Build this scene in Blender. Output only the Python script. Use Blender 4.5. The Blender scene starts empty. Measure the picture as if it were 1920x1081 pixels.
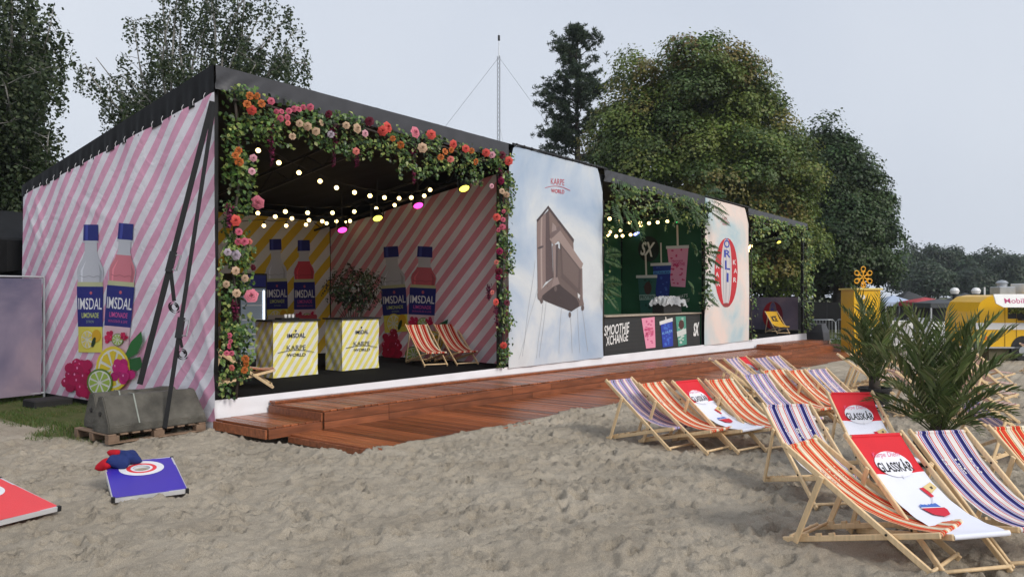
import bpy, bmesh, math, random
import numpy as np
from mathutils import Vector, Matrix
from mathutils.geometry import tessellate_polygon

random.seed(7); rng = np.random.default_rng(7)
PI = math.pi
scene = bpy.context.scene
C = scene.collection

# ------------------------------------------------------------------ camera, sky, sun, exposure
# World frame: x runs along the stage front, y into the stage, z up; origin = front left stage corner.
FPX = 1480.0                       # focal length in pixels of the 1920 px wide photograph
TH = math.radians(37.85)           # stage front direction against the viewing direction
CT, ST = math.cos(TH), math.sin(TH)
CAM = Vector((-6.16, -10.0, 1.85))
HORY = 556.0
cd = bpy.data.cameras.new('camera'); cam = bpy.data.objects.new('camera', cd); C.objects.link(cam)
cam.location = CAM; cam.rotation_euler = (PI / 2, 0, TH - PI / 2)
cd.sensor_width = 36; cd.lens = 36 * FPX / 1920; cd.shift_y = (HORY - 540.5) / 1920
cd.clip_start = 0.05; cd.clip_end = 3000
scene.camera = cam

SUN_EL, SUN_AZ = math.radians(36), math.radians(-98)     # azimuth measured in x-y from +x
world = bpy.data.worlds.new('World'); scene.world = world; world.use_nodes = True
wn = world.node_tree.nodes; wl = world.node_tree.links; wn.clear()
sky = wn.new('ShaderNodeTexSky'); sky.sky_type = 'NISHITA'; sky.sun_disc = False
sky.sun_elevation = SUN_EL; sky.sun_rotation = PI / 2 - SUN_AZ
sky.air_density = 1.0; sky.dust_density = 6.0; sky.ozone_density = 1.0
bgs = wn.new('ShaderNodeBackground'); bgs.inputs[1].default_value = 0.05
bgc = wn.new('ShaderNodeBackground')                       # the closed cloud cover
tco = wn.new('ShaderNodeTexCoord'); nz = wn.new('ShaderNodeTexNoise'); nz.inputs['Scale'].default_value = 1.3
nz.inputs['Detail'].default_value = 4; nz.inputs['Roughness'].default_value = 0.45
rmp = wn.new('ShaderNodeValToRGB')
rmp.color_ramp.elements[0].position = 0.25; rmp.color_ramp.elements[0].color = (0.58, 0.645, 0.765, 1)
rmp.color_ramp.elements[1].position = 0.75; rmp.color_ramp.elements[1].color = (0.78, 0.825, 0.90, 1)
wl.new(tco.outputs['Generated'], nz.inputs['Vector']); wl.new(nz.outputs['Fac'], rmp.inputs['Fac'])
wl.new(rmp.outputs[0], bgc.inputs[0]); bgc.inputs[1].default_value = 0.77
add = wn.new('ShaderNodeAddShader'); wo = wn.new('ShaderNodeOutputWorld')
mixs = wn.new('ShaderNodeMixShader'); mixs.inputs[0].default_value = 0.86
wl.new(sky.outputs[0], bgs.inputs[0]); wl.new(bgs.outputs[0], mixs.inputs[1]); wl.new(bgc.outputs[0], mixs.inputs[2])
wl.new(mixs.outputs[0], wo.inputs[0])

sl = bpy.data.lights.new('sun', 'SUN'); sun = bpy.data.objects.new('sun', sl); C.objects.link(sun)
sl.energy = 1.5; sl.angle = math.radians(20); sl.color = (1.0, 0.95, 0.88)
sun.location = (-20, -30, 40)
sdir = Vector((math.cos(SUN_EL) * math.cos(SUN_AZ), math.cos(SUN_EL) * math.sin(SUN_AZ), math.sin(SUN_EL)))
sun.rotation_euler = sdir.to_track_quat('Z', 'Y').to_euler()
scene.view_settings.view_transform = 'Standard'; scene.view_settings.look = 'None'
scene.view_settings.exposure = 0.50; scene.view_settings.gamma = 1.0
scene.view_settings.use_curve_mapping = False
scene.cycles.max_bounces = 6; scene.cycles.diffuse_bounces = 3; scene.cycles.glossy_bounces = 2; scene.cycles.transmission_bounces = 4; scene.cycles.transparent_max_bounces = 6

# ------------------------------------------------------------------ helpers: pixels to places
def gz(u):                                     # the beach falls gently towards the far end
    return -0.0105 * min(max(u, 0.0), 28.0)
def ray(px, py):
    a = (px - 960) / FPX; b = (HORY - py) / FPX
    return Vector((CT + a * ST, ST - a * CT, b))
def on_z(px, py, z):
    d = ray(px, py); t = (z - CAM.z) / d.z
    return CAM + d * t
def on_ground(px, py, dz=0.0):
    z = dz
    for _ in range(6):
        p = on_z(px, py, z); z = gz(p.x) + dz
    return p
def on_u(px, py, u):
    d = ray(px, py); return CAM + d * ((u - CAM.x) / d.x)
def on_v(px, py, v):
    d = ray(px, py); return CAM + d * ((v - CAM.y) / d.y)
def at_d(px, py, D):
    return CAM + ray(px, py) * D
def S(r, g, b):
    f = lambda c: (c / 255 / 12.92) if c / 255 <= 0.04045 else ((c / 255 + 0.055) / 1.055) ** 2.4
    return (f(r), f(g), f(b))

# ------------------------------------------------------------------ helpers: materials
def newmat(name):
    m = bpy.data.materials.new(name); m.use_nodes = True
    nt = m.node_tree; b = nt.nodes['Principled BSDF']
    return m, nt, b
def setin(b, n, v):
    if n in b.inputs: b.inputs[n].default_value = v
def mat(name, col, rough=0.6, var=0.12, scale=6.0, bump=0.0, bscale=40.0, metal=0.0, spec=0.5, rnd=0.0, stretch=None, coat=0.0):
    m, nt, b = newmat(name); N = nt.nodes; L = nt.links
    setin(b, 'Roughness', rough); setin(b, 'Metallic', metal); setin(b, 'Specular IOR Level', spec); setin(b, 'Coat Weight', coat)
    tc = N.new('ShaderNodeTexCoord'); vec = tc.outputs['Object']
    if stretch:
        mp = N.new('ShaderNodeMapping'); mp.inputs['Scale'].default_value = stretch; L.new(vec, mp.inputs[0]); vec = mp.outputs[0]
    n = N.new('ShaderNodeTexNoise'); n.inputs['Scale'].default_value = scale; n.inputs['Detail'].default_value = 5
    L.new(vec, n.inputs['Vector'])
    r = N.new('ShaderNodeMapRange'); r.inputs[1].default_value = 0.25; r.inputs[2].default_value = 0.75
    r.inputs[3].default_value = 1 - var; r.inputs[4].default_value = 1 + var
    L.new(n.outputs['Fac'], r.inputs[0])
    val = r.outputs[0]
    if rnd:
        oi = N.new('ShaderNodeObjectInfo'); r2 = N.new('ShaderNodeMapRange'); r2.inputs[3].default_value = 1 - rnd; r2.inputs[4].default_value = 1 + rnd
        L.new(oi.outputs['Random'], r2.inputs[0]); mm = N.new('ShaderNodeMath'); mm.operation = 'MULTIPLY'
        L.new(val, mm.inputs[0]); L.new(r2.outputs[0], mm.inputs[1]); val = mm.outputs[0]
    vm = N.new('ShaderNodeVectorMath'); vm.operation = 'SCALE'; vm.inputs[0].default_value = col
    L.new(val, vm.inputs['Scale']); L.new(vm.outputs[0], b.inputs['Base Color'])
    if bump:
        n2 = N.new('ShaderNodeTexNoise'); n2.inputs['Scale'].default_value = bscale; n2.inputs['Detail'].default_value = 4
        L.new(vec, n2.inputs['Vector']); bp = N.new('ShaderNodeBump'); bp.inputs['Strength'].default_value = bump; bp.inputs['Distance'].default_value = 0.02
        L.new(n2.outputs['Fac'], bp.inputs['Height']); L.new(bp.outputs[0], b.inputs['Normal'])
    return m
def emit(name, col, s, base=None):
    m, nt, b = newmat(name); setin(b, 'Base Color', (*(base or col), 1)); setin(b, 'Emission Color', (*col, 1)); setin(b, 'Emission Strength', s)
    return m
def attr_mat(name, rough=0.6, transl=0.0, spec=0.4, bump=0.0):
    m, nt, b = newmat(name); N = nt.nodes; L = nt.links
    a = N.new('ShaderNodeAttribute'); a.attribute_name = 'Col'
    L.new(a.outputs['Color'], b.inputs['Base Color']); setin(b, 'Roughness', rough); setin(b, 'Specular IOR Level', spec)
    if transl:
        t = N.new('ShaderNodeBsdfTranslucent'); L.new(a.outputs['Color'], t.inputs['Color'])
        mx = N.new('ShaderNodeMixShader'); mx.inputs[0].default_value = transl
        L.new(b.outputs[0], mx.inputs[1]); L.new(t.outputs[0], mx.inputs[2]); L.new(mx.outputs[0], N['Material Output'].inputs['Surface'])
    return m
def ramp_const(N, stops):
    r = N.new('ShaderNodeValToRGB'); cr = r.color_ramp; cr.interpolation = 'CONSTANT'
    cr.elements[0].position = 0; cr.elements[0].color = (*stops[0][1], 1)
    cr.elements[1].position = stops[1][0]; cr.elements[1].color = (*stops[1][1], 1)
    for p, c in stops[2:]:
        e = cr.elements.new(p); e.color = (*c, 1)
    return r
def stripe_mat(name, c1, c2, ax, ay, period, rough=0.65, bump=0.15):
    """diagonal stripes over UVs given in metres"""
    m, nt, b = newmat(name); N = nt.nodes; L = nt.links
    uv = N.new('ShaderNodeUVMap'); sx = N.new('ShaderNodeSeparateXYZ'); L.new(uv.outputs[0], sx.inputs[0])
    m1 = N.new('ShaderNodeMath'); m1.operation = 'MULTIPLY'; m1.inputs[1].default_value = ax / period; L.new(sx.outputs[0], m1.inputs[0])
    m2 = N.new('ShaderNodeMath'); m2.operation = 'MULTIPLY_ADD'; m2.inputs[1].default_value = ay / period; L.new(sx.outputs[1], m2.inputs[0]); L.new(m1.outputs[0], m2.inputs[2])
    fr = N.new('ShaderNodeMath'); fr.operation = 'FRACT'; L.new(m2.outputs[0], fr.inputs[0])
    rp = ramp_const(N, [(0, c1), (0.5, c2)]); L.new(fr.outputs[0], rp.inputs[0])
    n = N.new('ShaderNodeTexNoise'); n.inputs['Scale'].default_value = 1.3; L.new(uv.outputs[0], n.inputs['Vector'])
    r = N.new('ShaderNodeMapRange'); r.inputs[1].default_value = .3; r.inputs[2].default_value = .7; r.inputs[3].default_value = .9; r.inputs[4].default_value = 1.06; L.new(n.outputs['Fac'], r.inputs[0])
    vm = N.new('ShaderNodeVectorMath'); vm.operation = 'SCALE'; L.new(rp.outputs[0], vm.inputs[0]); L.new(r.outputs[0], vm.inputs['Scale'])
    L.new(vm.outputs[0], b.inputs['Base Color']); setin(b, 'Roughness', rough); setin(b, 'Specular IOR Level', 0.3)
    n2 = N.new('ShaderNodeTexNoise'); n2.inputs['Scale'].default_value = 3.0; n2.inputs['Distortion'].default_value = 1.5; L.new(uv.outputs[0], n2.inputs['Vector'])
    bp = N.new('ShaderNodeBump'); bp.inputs['Strength'].default_value = bump; bp.inputs['Distance'].default_value = .06; L.new(n2.outputs['Fac'], bp.inputs['Height']); L.new(bp.outputs[0], b.inputs['Normal'])
    return m
def cloud_mat(name, stops, scale=0.55, seed=0.0, rough=0.6):
    m, nt, b = newmat(name); N = nt.nodes; L = nt.links
    uv = N.new('ShaderNodeUVMap'); mp = N.new('ShaderNodeMapping'); mp.inputs['Location'].default_value = (seed, seed * .7, 0); L.new(uv.outputs[0], mp.inputs[0])
    n = N.new('ShaderNodeTexNoise'); n.inputs['Scale'].default_value = scale; n.inputs['Detail'].default_value = 7; n.inputs['Roughness'].default_value = .55; n.inputs['Distortion'].default_value = .4
    L.new(mp.outputs[0], n.inputs['Vector'])
    r = N.new('ShaderNodeValToRGB'); cr = r.color_ramp
    cr.elements[0].position = stops[0][0]; cr.elements[0].color = (*stops[0][1], 1)
    cr.elements[1].position = stops[-1][0]; cr.elements[1].color = (*stops[-1][1], 1)
    for p, c in stops[1:-1]:
        e = cr.elements.new(p); e.color = (*c, 1)
    L.new(n.outputs['Fac'], r.inputs[0]); L.new(r.outputs[0], b.inputs['Base Color']); setin(b, 'Roughness', rough); setin(b, 'Specular IOR Level', 0.3)
    return m

# ------------------------------------------------------------------ helpers: meshes
def mk(name, verts, faces, m=None, parent=None, smooth=False, uv=None, col=None, kind=None):
    me = bpy.data.meshes.new(name)
    me.from_pydata([tuple(v) for v in verts], [], faces); me.update()
    if uv is not None:
        l = me.uv_layers.new(name='UVMap'); vi = np.zeros(len(me.loops), dtype=np.int32); me.loops.foreach_get('vertex_index', vi)
        l.data.foreach_set('uv', np.asarray(uv, dtype=np.float32)[vi].ravel())
    if col is not None:
        a = me.color_attributes.new('Col', 'FLOAT_COLOR', 'POINT'); c = np.ones((len(verts), 4), dtype=np.float32); c[:, :3] = np.asarray(col); a.data.foreach_set('color', c.ravel())
    if smooth: me.polygons.foreach_set('use_smooth', [True] * len(me.polygons))
    return link(name, me, m, parent, kind)
def link(name, me, m=None, parent=None, kind=None):
    o = bpy.data.objects.new(name, me); C.objects.link(o)
    if m is not None and len(me.materials) == 0: me.materials.append(m)
    if parent is not None: o.parent = parent
    if kind: o['kind'] = kind
    return o
def np_mesh(name, V, F, m, parent=None, col=None, smooth=False, kind=None):
    """big meshes: V (n,3), F (m,k) arrays"""
    me = bpy.data.meshes.new(name); n, k = F.shape
    me.vertices.add(len(V)); me.vertices.foreach_set('co', np.asarray(V, dtype=np.float32).ravel())
    me.loops.add(n * k); me.loops.foreach_set('vertex_index', F.astype(np.int32).ravel())
    me.polygons.add(n); me.polygons.foreach_set('loop_start', np.arange(0, n * k, k, dtype=np.int32))
    try: me.polygons.foreach_set('loop_total', np.full(n, k, dtype=np.int32))
    except Exception: pass
    if smooth: me.polygons.foreach_set('use_smooth', np.ones(n, dtype=bool))
    me.update(calc_edges=True)
    if col is not None:
        a = me.color_attributes.new('Col', 'FLOAT_COLOR', 'POINT'); c = np.ones((len(V), 4), dtype=np.float32); c[:, :3] = col; a.data.foreach_set('color', c.ravel())
    return link(name, me, m, parent, kind)
class MB:
    """collects simple shapes for ONE mesh"""
    def __init__(s): s.v = []; s.f = []; s.uv = None
    def box(s, x0, x1, y0, y1, z0, z1):
        i = len(s.v); s.v += [(x0, y0, z0), (x1, y0, z0), (x1, y1, z0), (x0, y1, z0), (x0, y0, z1), (x1, y0, z1), (x1, y1, z1), (x0, y1, z1)]
        s.f += [tuple(i + k for k in q) for q in ((0, 3, 2, 1), (4, 5, 6, 7), (0, 1, 5, 4), (1, 2, 6, 5), (2, 3, 7, 6), (3, 0, 4, 7))]; return s
    def bevbox(s, x0, x1, y0, y1, z0, z1, b=0.01):
        bm = bmesh.new(); bmesh.ops.create_cube(bm, size=1.0)
        for w in bm.verts: w.co = Vector(((x0 + x1) / 2 + w.co.x * (x1 - x0), (y0 + y1) / 2 + w.co.y * (y1 - y0), (z0 + z1) / 2 + w.co.z * (z1 - z0)))
        bmesh.ops.bevel(bm, geom=bm.edges[:], offset=b, segments=1, affect='EDGES', profile=.5)
        i = len(s.v); bm.verts.ensure_lookup_table(); s.v += [tuple(w.co) for w in bm.verts]; s.f += [tuple(i + w.index for w in f.verts) for f in bm.faces]; bm.free(); return s
    def beam(s, a, b, w, h, up=(0, 0, 1)):
        a = Vector(a); b = Vector(b); d = (b - a).normalized(); x = d.cross(Vector(up))
        if x.length < 1e-4: x = d.cross(Vector((1, 0, 0)))
        x.normalize(); y = x.cross(d).normalized(); i = len(s.v)
        for p in (a, b):
            for sx, sy in ((-1, -1), (1, -1), (1, 1), (-1, 1)): s.v.append(tuple(p + x * (sx * w / 2) + y * (sy * h / 2)))
        s.f += [tuple(i + k for k in q) for q in ((0, 1, 2, 3), (7, 6, 5, 4), (0, 4, 5, 1), (1, 5, 6, 2), (2, 6, 7, 3), (3, 7, 4, 0))]; return s
    def tube(s, pts, r, n=8, cap=True):
        pts = [Vector(p) for p in pts]; rr = r if hasattr(r, '__len__') else [r] * len(pts); i0 = len(s.v); ref = None
        for k, p in enumerate(pts):
            d = (pts[min(k + 1, len(pts) - 1)] - pts[max(k - 1, 0)])
            if d.length < 1e-9: d = Vector((0, 0, 1))
            d.normalize()
            if ref is None or abs(ref.dot(d)) > .95: ref = Vector((0, 0, 1)) if abs(d.z) < .9 else Vector((1, 0, 0))
            x = d.cross(ref).normalized(); y = x.cross(d)
            for q in range(n):
                t = 2 * PI * q / n; s.v.append(tuple(p + (x * math.cos(t) + y * math.sin(t)) * rr[k]))
        for k in range(len(pts) - 1):
            for q in range(n):
                a = i0 + k * n + q; b = i0 + k * n + (q + 1) % n; s.f.append((a, b, b + n, a + n))
        if cap:
            s.f.append(tuple(i0 + q for q in reversed(range(n)))); e = i0 + (len(pts) - 1) * n; s.f.append(tuple(e + q for q in range(n)))
        return s
    def lathe(s, prof, c=(0, 0, 0), n=16):
        i0 = len(s.v)
        for r, z in prof:
            for q in range(n):
                t = 2 * PI * q / n; s.v.append((c[0] + r * math.cos(t), c[1] + r * math.sin(t), c[2] + z))
        for k in range(len(prof) - 1):
            for q in range(n):
                a = i0 + k * n + q; b = i0 + k * n + (q + 1) % n; s.f.append((a, b, b + n, a + n))
        s.f.append(tuple(i0 + q for q in reversed(range(n)))); e = i0 + (len(prof) - 1) * n; s.f.append(tuple(e + q for q in range(n)))
        return s
    def prism(s, poly, a, b, f):
        """poly of 2-D points, f(p, t) -> xyz, between t=a and t=b"""
        i = len(s.v); n = len(poly); s.v += [tuple(f(p, a)) for p in poly] + [tuple(f(p, b)) for p in poly]
        s.f += [tuple(i + k for k in reversed(range(n))), tuple(i + n + k for k in range(n))]
        for k in range(n): q = (k + 1) % n; s.f.append((i + k, i + q, i + n + q, i + n + k))
        return s
    def build(s, name, m, parent=None, smooth=False, kind=None):
        o = mk(name, s.v, s.f, m, parent, smooth, kind=kind)
        bm = bmesh.new(); bm.from_mesh(o.data); bmesh.ops.recalc_face_normals(bm, faces=bm.faces[:]); bm.to_mesh(o.data); bm.free()
        if smooth: o.data.polygons.foreach_set('use_smooth', [True] * len(o.data.polygons))
        return o
def autosmooth(o, ang=40):
    me = o.data; me.polygons.foreach_set('use_smooth', [True] * len(me.polygons))
    try: me.set_sharp_from_angle(angle=math.radians(ang))
    except Exception: pass
    return o
def tag(o, label, cat, group=None, kind=None):
    o['label'] = label; o['category'] = cat
    if group: o['group'] = group
    if kind: o['kind'] = kind
    return o
def thing(name, label, cat, loc=(0, 0, 0), rz=0.0, group=None):
    o = bpy.data.objects.new(name, None); C.objects.link(o); o.location = loc; o.rotation_euler = (0, 0, rz); o.empty_display_size = .2
    return tag(o, label, cat, group)
def dup(root, loc, rz, label, scale=None):
    r = root.copy(); C.objects.link(r); r.location = loc; r.rotation_euler = (0, 0, rz); r['label'] = label
    if scale: r.scale = scale
    def rec(src, par):
        for ch in list(src.children):
            c = ch.copy(); C.objects.link(c); c.parent = par; rec(ch, c)
    rec(root, r); return r

# ------------------------------------------------------------------ helpers: leaves
def leaf_cloud(name, P, Nn, size, col, m, parent, aspect=0.6, kind='stuff', axis=None):
    """one kite-shaped folded leaf per row of P; Nn normals, size (n,), col (n,3)"""
    n = len(P); Nn = Nn / (np.linalg.norm(Nn, axis=1, keepdims=True) + 1e-9)
    A = rng.normal(size=(n, 3)) if axis is None else axis
    A = A - (A * Nn).sum(1, keepdims=True) * Nn; A /= np.linalg.norm(A, axis=1, keepdims=True) + 1e-9
    B = np.cross(Nn, A); s = np.asarray(size).reshape(-1, 1)
    V = np.empty((n, 4, 3)); w = s * aspect * .5; f = s * .12
    V[:, 0] = P - A * s * .5; V[:, 1] = P + B * w + Nn * f - A * s * .05; V[:, 2] = P + A * s * .5; V[:, 3] = P - B * w + Nn * f - A * s * .05
    i = np.arange(n)[:, None] * 4
    F = np.concatenate([i + np.array([[0, 1, 2]]), i + np.array([[0, 2, 3]])])
    cc = np.repeat(col[:, None, :], 4, axis=1).reshape(-1, 3)
    return np_mesh(name, V.reshape(-1, 3), F, m, parent, col=cc, kind=kind)
def palette(n, cols, wts, jit=.18):
    c = np.array(cols)[rng.choice(len(cols), n, p=np.array(wts) / sum(wts))]
    return np.clip(c * (1 + rng.uniform(-jit, jit, (n, 1))) * (1 + rng.uniform(-.06, .06, (n, 3))), 0, 1)
def sphere_dirs(n):
    d = rng.normal(size=(n, 3)); return d / np.linalg.norm(d, axis=1, keepdims=True)

# ------------------------------------------------------------------ helpers: prints on cloth
_txt = {}
def text2d(t, bold=0.0, shear=0.0):
    k = (t, bold, shear)
    if k in _txt: return _txt[k]
    cu = bpy.data.curves.new('lettering', 'FONT'); cu.body = t; cu.offset = bold; cu.shear = shear; cu.resolution_u = 3
    ob = bpy.data.objects.new('lettering', cu); C.objects.link(ob); bpy.context.view_layer.update()
    me = bpy.data.meshes.new_from_object(ob.evaluated_get(bpy.context.evaluated_depsgraph_get()))
    v = np.array([x.co[:2] for x in me.vertices]); f = [tuple(p.vertices) for p in me.polygons]
    bpy.data.objects.remove(ob); bpy.data.curves.remove(cu); bpy.data.meshes.remove(me)
    lo, hi = v.min(0), v.max(0); v = (v - lo) / (hi - lo); _txt[k] = (v, f); return _txt[k]
class Sheet:
    """a hanging cloth in the plane x=c ('u') or y=c ('v') with soft ripples, and the print on it"""
    def __init__(s, kind, c, amp=.012, seed=1, base=.008):
        s.k = kind; s.c = c; s.amp = amp; r = random.Random(seed); s.base = base
        s.w = [(r.uniform(2, 7), r.uniform(-2, 3), r.uniform(0, 6.28), r.uniform(.25, 1)) for _ in range(5)]
        s.V = []; s.F = []; s.Cc = []; s.layer = 0; s.bb = []; s.folds = []
    def rip(s, a, b):
        r = s.amp * sum(w * math.sin(x * a + y * b + p + .6 * math.sin(1.7 * b + p)) for x, y, p, w in s.w)
        for (a0, b0, an, wd, am, ln) in s.folds:               # tension folds
            dx, dy = a - a0, b - b0; t = dx * math.cos(an) + dy * math.sin(an); q = -dx * math.sin(an) + dy * math.cos(an)
            r -= am * math.exp(-(q / wd) ** 2 - (t / ln) ** 2)
        return r
    def pt(s, a, b, off=0.0):
        d = s.c - off + s.rip(a, b)
        return (d, a, b) if s.k == 'u' else (a, d, b)
    def inv(s, px, py):
        p = on_u(px, py, s.c) if s.k == 'u' else on_v(px, py, s.c)
        return (p.y, p.z) if s.k == 'u' else (p.x, p.z)
    def canvas(s, name, a0, a1, b0, top, m, parent=None, da=.08, db=.08, thick=0.0):
        na = max(2, int((a1 - a0) / da)); V = []; U = []; F = []
        bmax = max(top(a0), top(a1)); bl = b0 if callable(b0) else (lambda a: b0)
        nb = max(2, int((bmax - min(bl(a0), bl(a1))) / db))
        for i in range(na + 1):
            a = a0 + (a1 - a0) * i / na
            for j in range(nb + 1):
                b = bl(a) + (top(a) - bl(a)) * j / nb; V.append(s.pt(a, b)); U.append((a, b))
        for i in range(na):
            for j in range(nb):
                q = i * (nb + 1) + j; F.append((q, q + nb + 1, q + nb + 2, q + 1))
        return mk(name, V, F, m, parent, smooth=True, uv=U)
    def tri(s, P, off, col, depth=0):
        e = [math.dist(P[i], P[(i + 1) % 3]) for i in range(3)]; k = max(range(3), key=lambda i: e[i])
        if e[k] > .16 and depth < 8:
            m = ((P[k][0] + P[(k + 1) % 3][0]) / 2, (P[k][1] + P[(k + 1) % 3][1]) / 2); o = P[(k + 2) % 3]
            s.tri((P[k], m, o), off, col, depth + 1); s.tri((m, P[(k + 1) % 3], o), off, col, depth + 1); return
        i = len(s.V)
        for q in P: s.V.append(s.pt(q[0], q[1], off)); s.Cc.append(col(q[0], q[1]) if callable(col) else col)
        s.F.append((i, i + 1, i + 2))
    def z(s, pts):
        x0, x1 = min(p[0] for p in pts), max(p[0] for p in pts); y0, y1 = min(p[1] for p in pts), max(p[1] for p in pts)
        l = 1 + max([q[4] for q in s.bb if q[0] < x1 and q[1] > x0 and q[2] < y1 and q[3] > y0], default=0)
        s.bb.append((x0, x1, y0, y1, l)); return s.base + .0007 * l
    def poly2(s, pts, col, up=True):
        off = s.z(pts)
        for t in tessellate_polygon([[Vector((p[0], p[1], 0)) for p in pts]]): s.tri([pts[i] for i in t], off, col)
    def poly(s, pts, col, up=True): s.poly2([s.inv(*p) for p in pts], col, up)
    def ell(s, cx, cy, rx, ry, col, rot=0, n=22, up=True):
        c, q = math.cos(rot), math.sin(rot)
        s.poly([(cx + rx * math.cos(t) * c - ry * math.sin(t) * q, cy + rx * math.cos(t) * q + ry * math.sin(t) * c) for t in [2 * PI * k / n for k in range(n)]], col, up)
    def text(s, t, TL, TR, BR, BL, col, bold=0.0, shear=0.0, up=True):
        v, f = text2d(t, bold, shear); q = [s.inv(*p) for p in (TL, TR, BR, BL)]
        off = s.z(q) + .001; i = len(s.V)
        for x, y in v:
            a = ((1 - x) * (y * q[0][0] + (1 - y) * q[3][0]) + x * (y * q[1][0] + (1 - y) * q[2][0])); b = ((1 - x) * (y * q[0][1] + (1 - y) * q[3][1]) + x * (y * q[1][1] + (1 - y) * q[2][1]))
            s.V.append(s.pt(a, b, off)); s.Cc.append(col)
        s.F += [tuple(i + k for k in g) for g in f]
    def line(s, p, q, w, col, up=False):
        d = (q[0] - p[0], q[1] - p[1]); l = math.hypot(*d) or 1; n = (-d[1] / l * w / 2, d[0] / l * w / 2)
        s.poly([(p[0] + n[0], p[1] + n[1]), (q[0] + n[0], q[1] + n[1]), (q[0] - n[0], q[1] - n[1]), (p[0] - n[0], p[1] - n[1])], col, up)
    def finish(s, name, m, parent): return mk(name, s.V, s.F, m, parent, col=s.Cc) if s.V else None
# ------------------------------------------------------------------ materials
M = {}
M['black_tarp'] = mat('black_tarp', (.008, .008, .009), .65, .2, 3, .35, 6, spec=.2)
M['grey_tarp'] = mat('grey_tarp', (.046, .046, .052), .45, .2, 3, .3, 5)  # crate cover; on the front valance, a lit tone put into the colour
M['black'] = mat('black_paint', (.012, .012, .013), .5, .2)
M['carpet'] = mat('black_carpet', (.009, .009, .0095), .95, .3, 20, .3, 200, spec=.1)
M['strap'] = mat('black_webbing', (.01, .01, .011), .75, .2, 60)
M['white_cloth'] = mat('white_cloth', (.80, .80, .83), .7, .05, 2, .25, 5, spec=.2)
M['alu'] = mat('aluminium', (.55, .56, .58), .35, .1, metal=.9)
M['galv'] = mat('galvanised_steel', (.42, .44, .46), .45, .15, metal=.8)
M['white_paint'] = mat('white_paint', (.78, .78, .77), .4, .05)
M['print'] = attr_mat('cloth_print', .6)
M['paintprint'] = attr_mat('paint_print', .35)
M['leaf'] = attr_mat('leaf', .5, .28)
M['petal'] = attr_mat('petal', .6, .25)
M['ivy'] = attr_mat('ivy_leaf', .38, .15)
M['concrete'] = mat('concrete', (.088, .082, .068), .85, .55, 4, .7, 22)
M['pallet'] = mat('pallet_wood', (.20, .13, .085), .8, .3, 8, .3, 30, rnd=.15)
M['beech'] = mat('beech_wood', (.80, .58, .33), .5, .14, 3, .08, 40, rnd=.10, stretch=(14, 14, 2))
M['deck'] = mat('wet_stained_deck', (.27, .082, .030), .27, .45, 2.2, .25, 30, rnd=.5, stretch=(9, .8, 9), spec=.55)
M['deck_edge'] = mat('deck_edge_board', (.25, .080, .032), .42, .45, 2.5, .25, 20, rnd=.22, stretch=(.9, 9, 7))
M['bark'] = mat('bark', (.05, .04, .032), .9, .4, 5, .6, 20)
M['birch_bark'] = mat('birch_bark', (.26, .25, .23), .85, .6, 4, .4, 20, stretch=(1, 1, 5))
M['pot'] = mat('black_plastic_pot', (.014, .014, .016), .45, .2)
M['rubber'] = mat('rubber', (.015, .015, .015), .8, .2)
M['yellow'] = mat('yellow_paint', (.80, .46, .012), .35, .06, 2)
M['amber'] = mat('amber_paint', (.85, .42, .02), .4, .05)
M['bulb'] = emit('warm_bulb', (1.0, .72, .28), 4.5)
M['lamp_pink'] = emit('pink_lamp', (1.0, .06, .42), 2.2); M['lamp_yellow'] = emit('yellow_lamp', (1.0, .86, .10), 2.2)
M['lamp_green'] = emit('green_lamp', (.05, 1.0, .22), 2.2); M['lamp_blue'] = emit('blue_lamp', (.35, .40, 1.0), 2.2)
M['led'] = emit('led_strip', (.9, .95, 1.0), 2.5)

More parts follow.
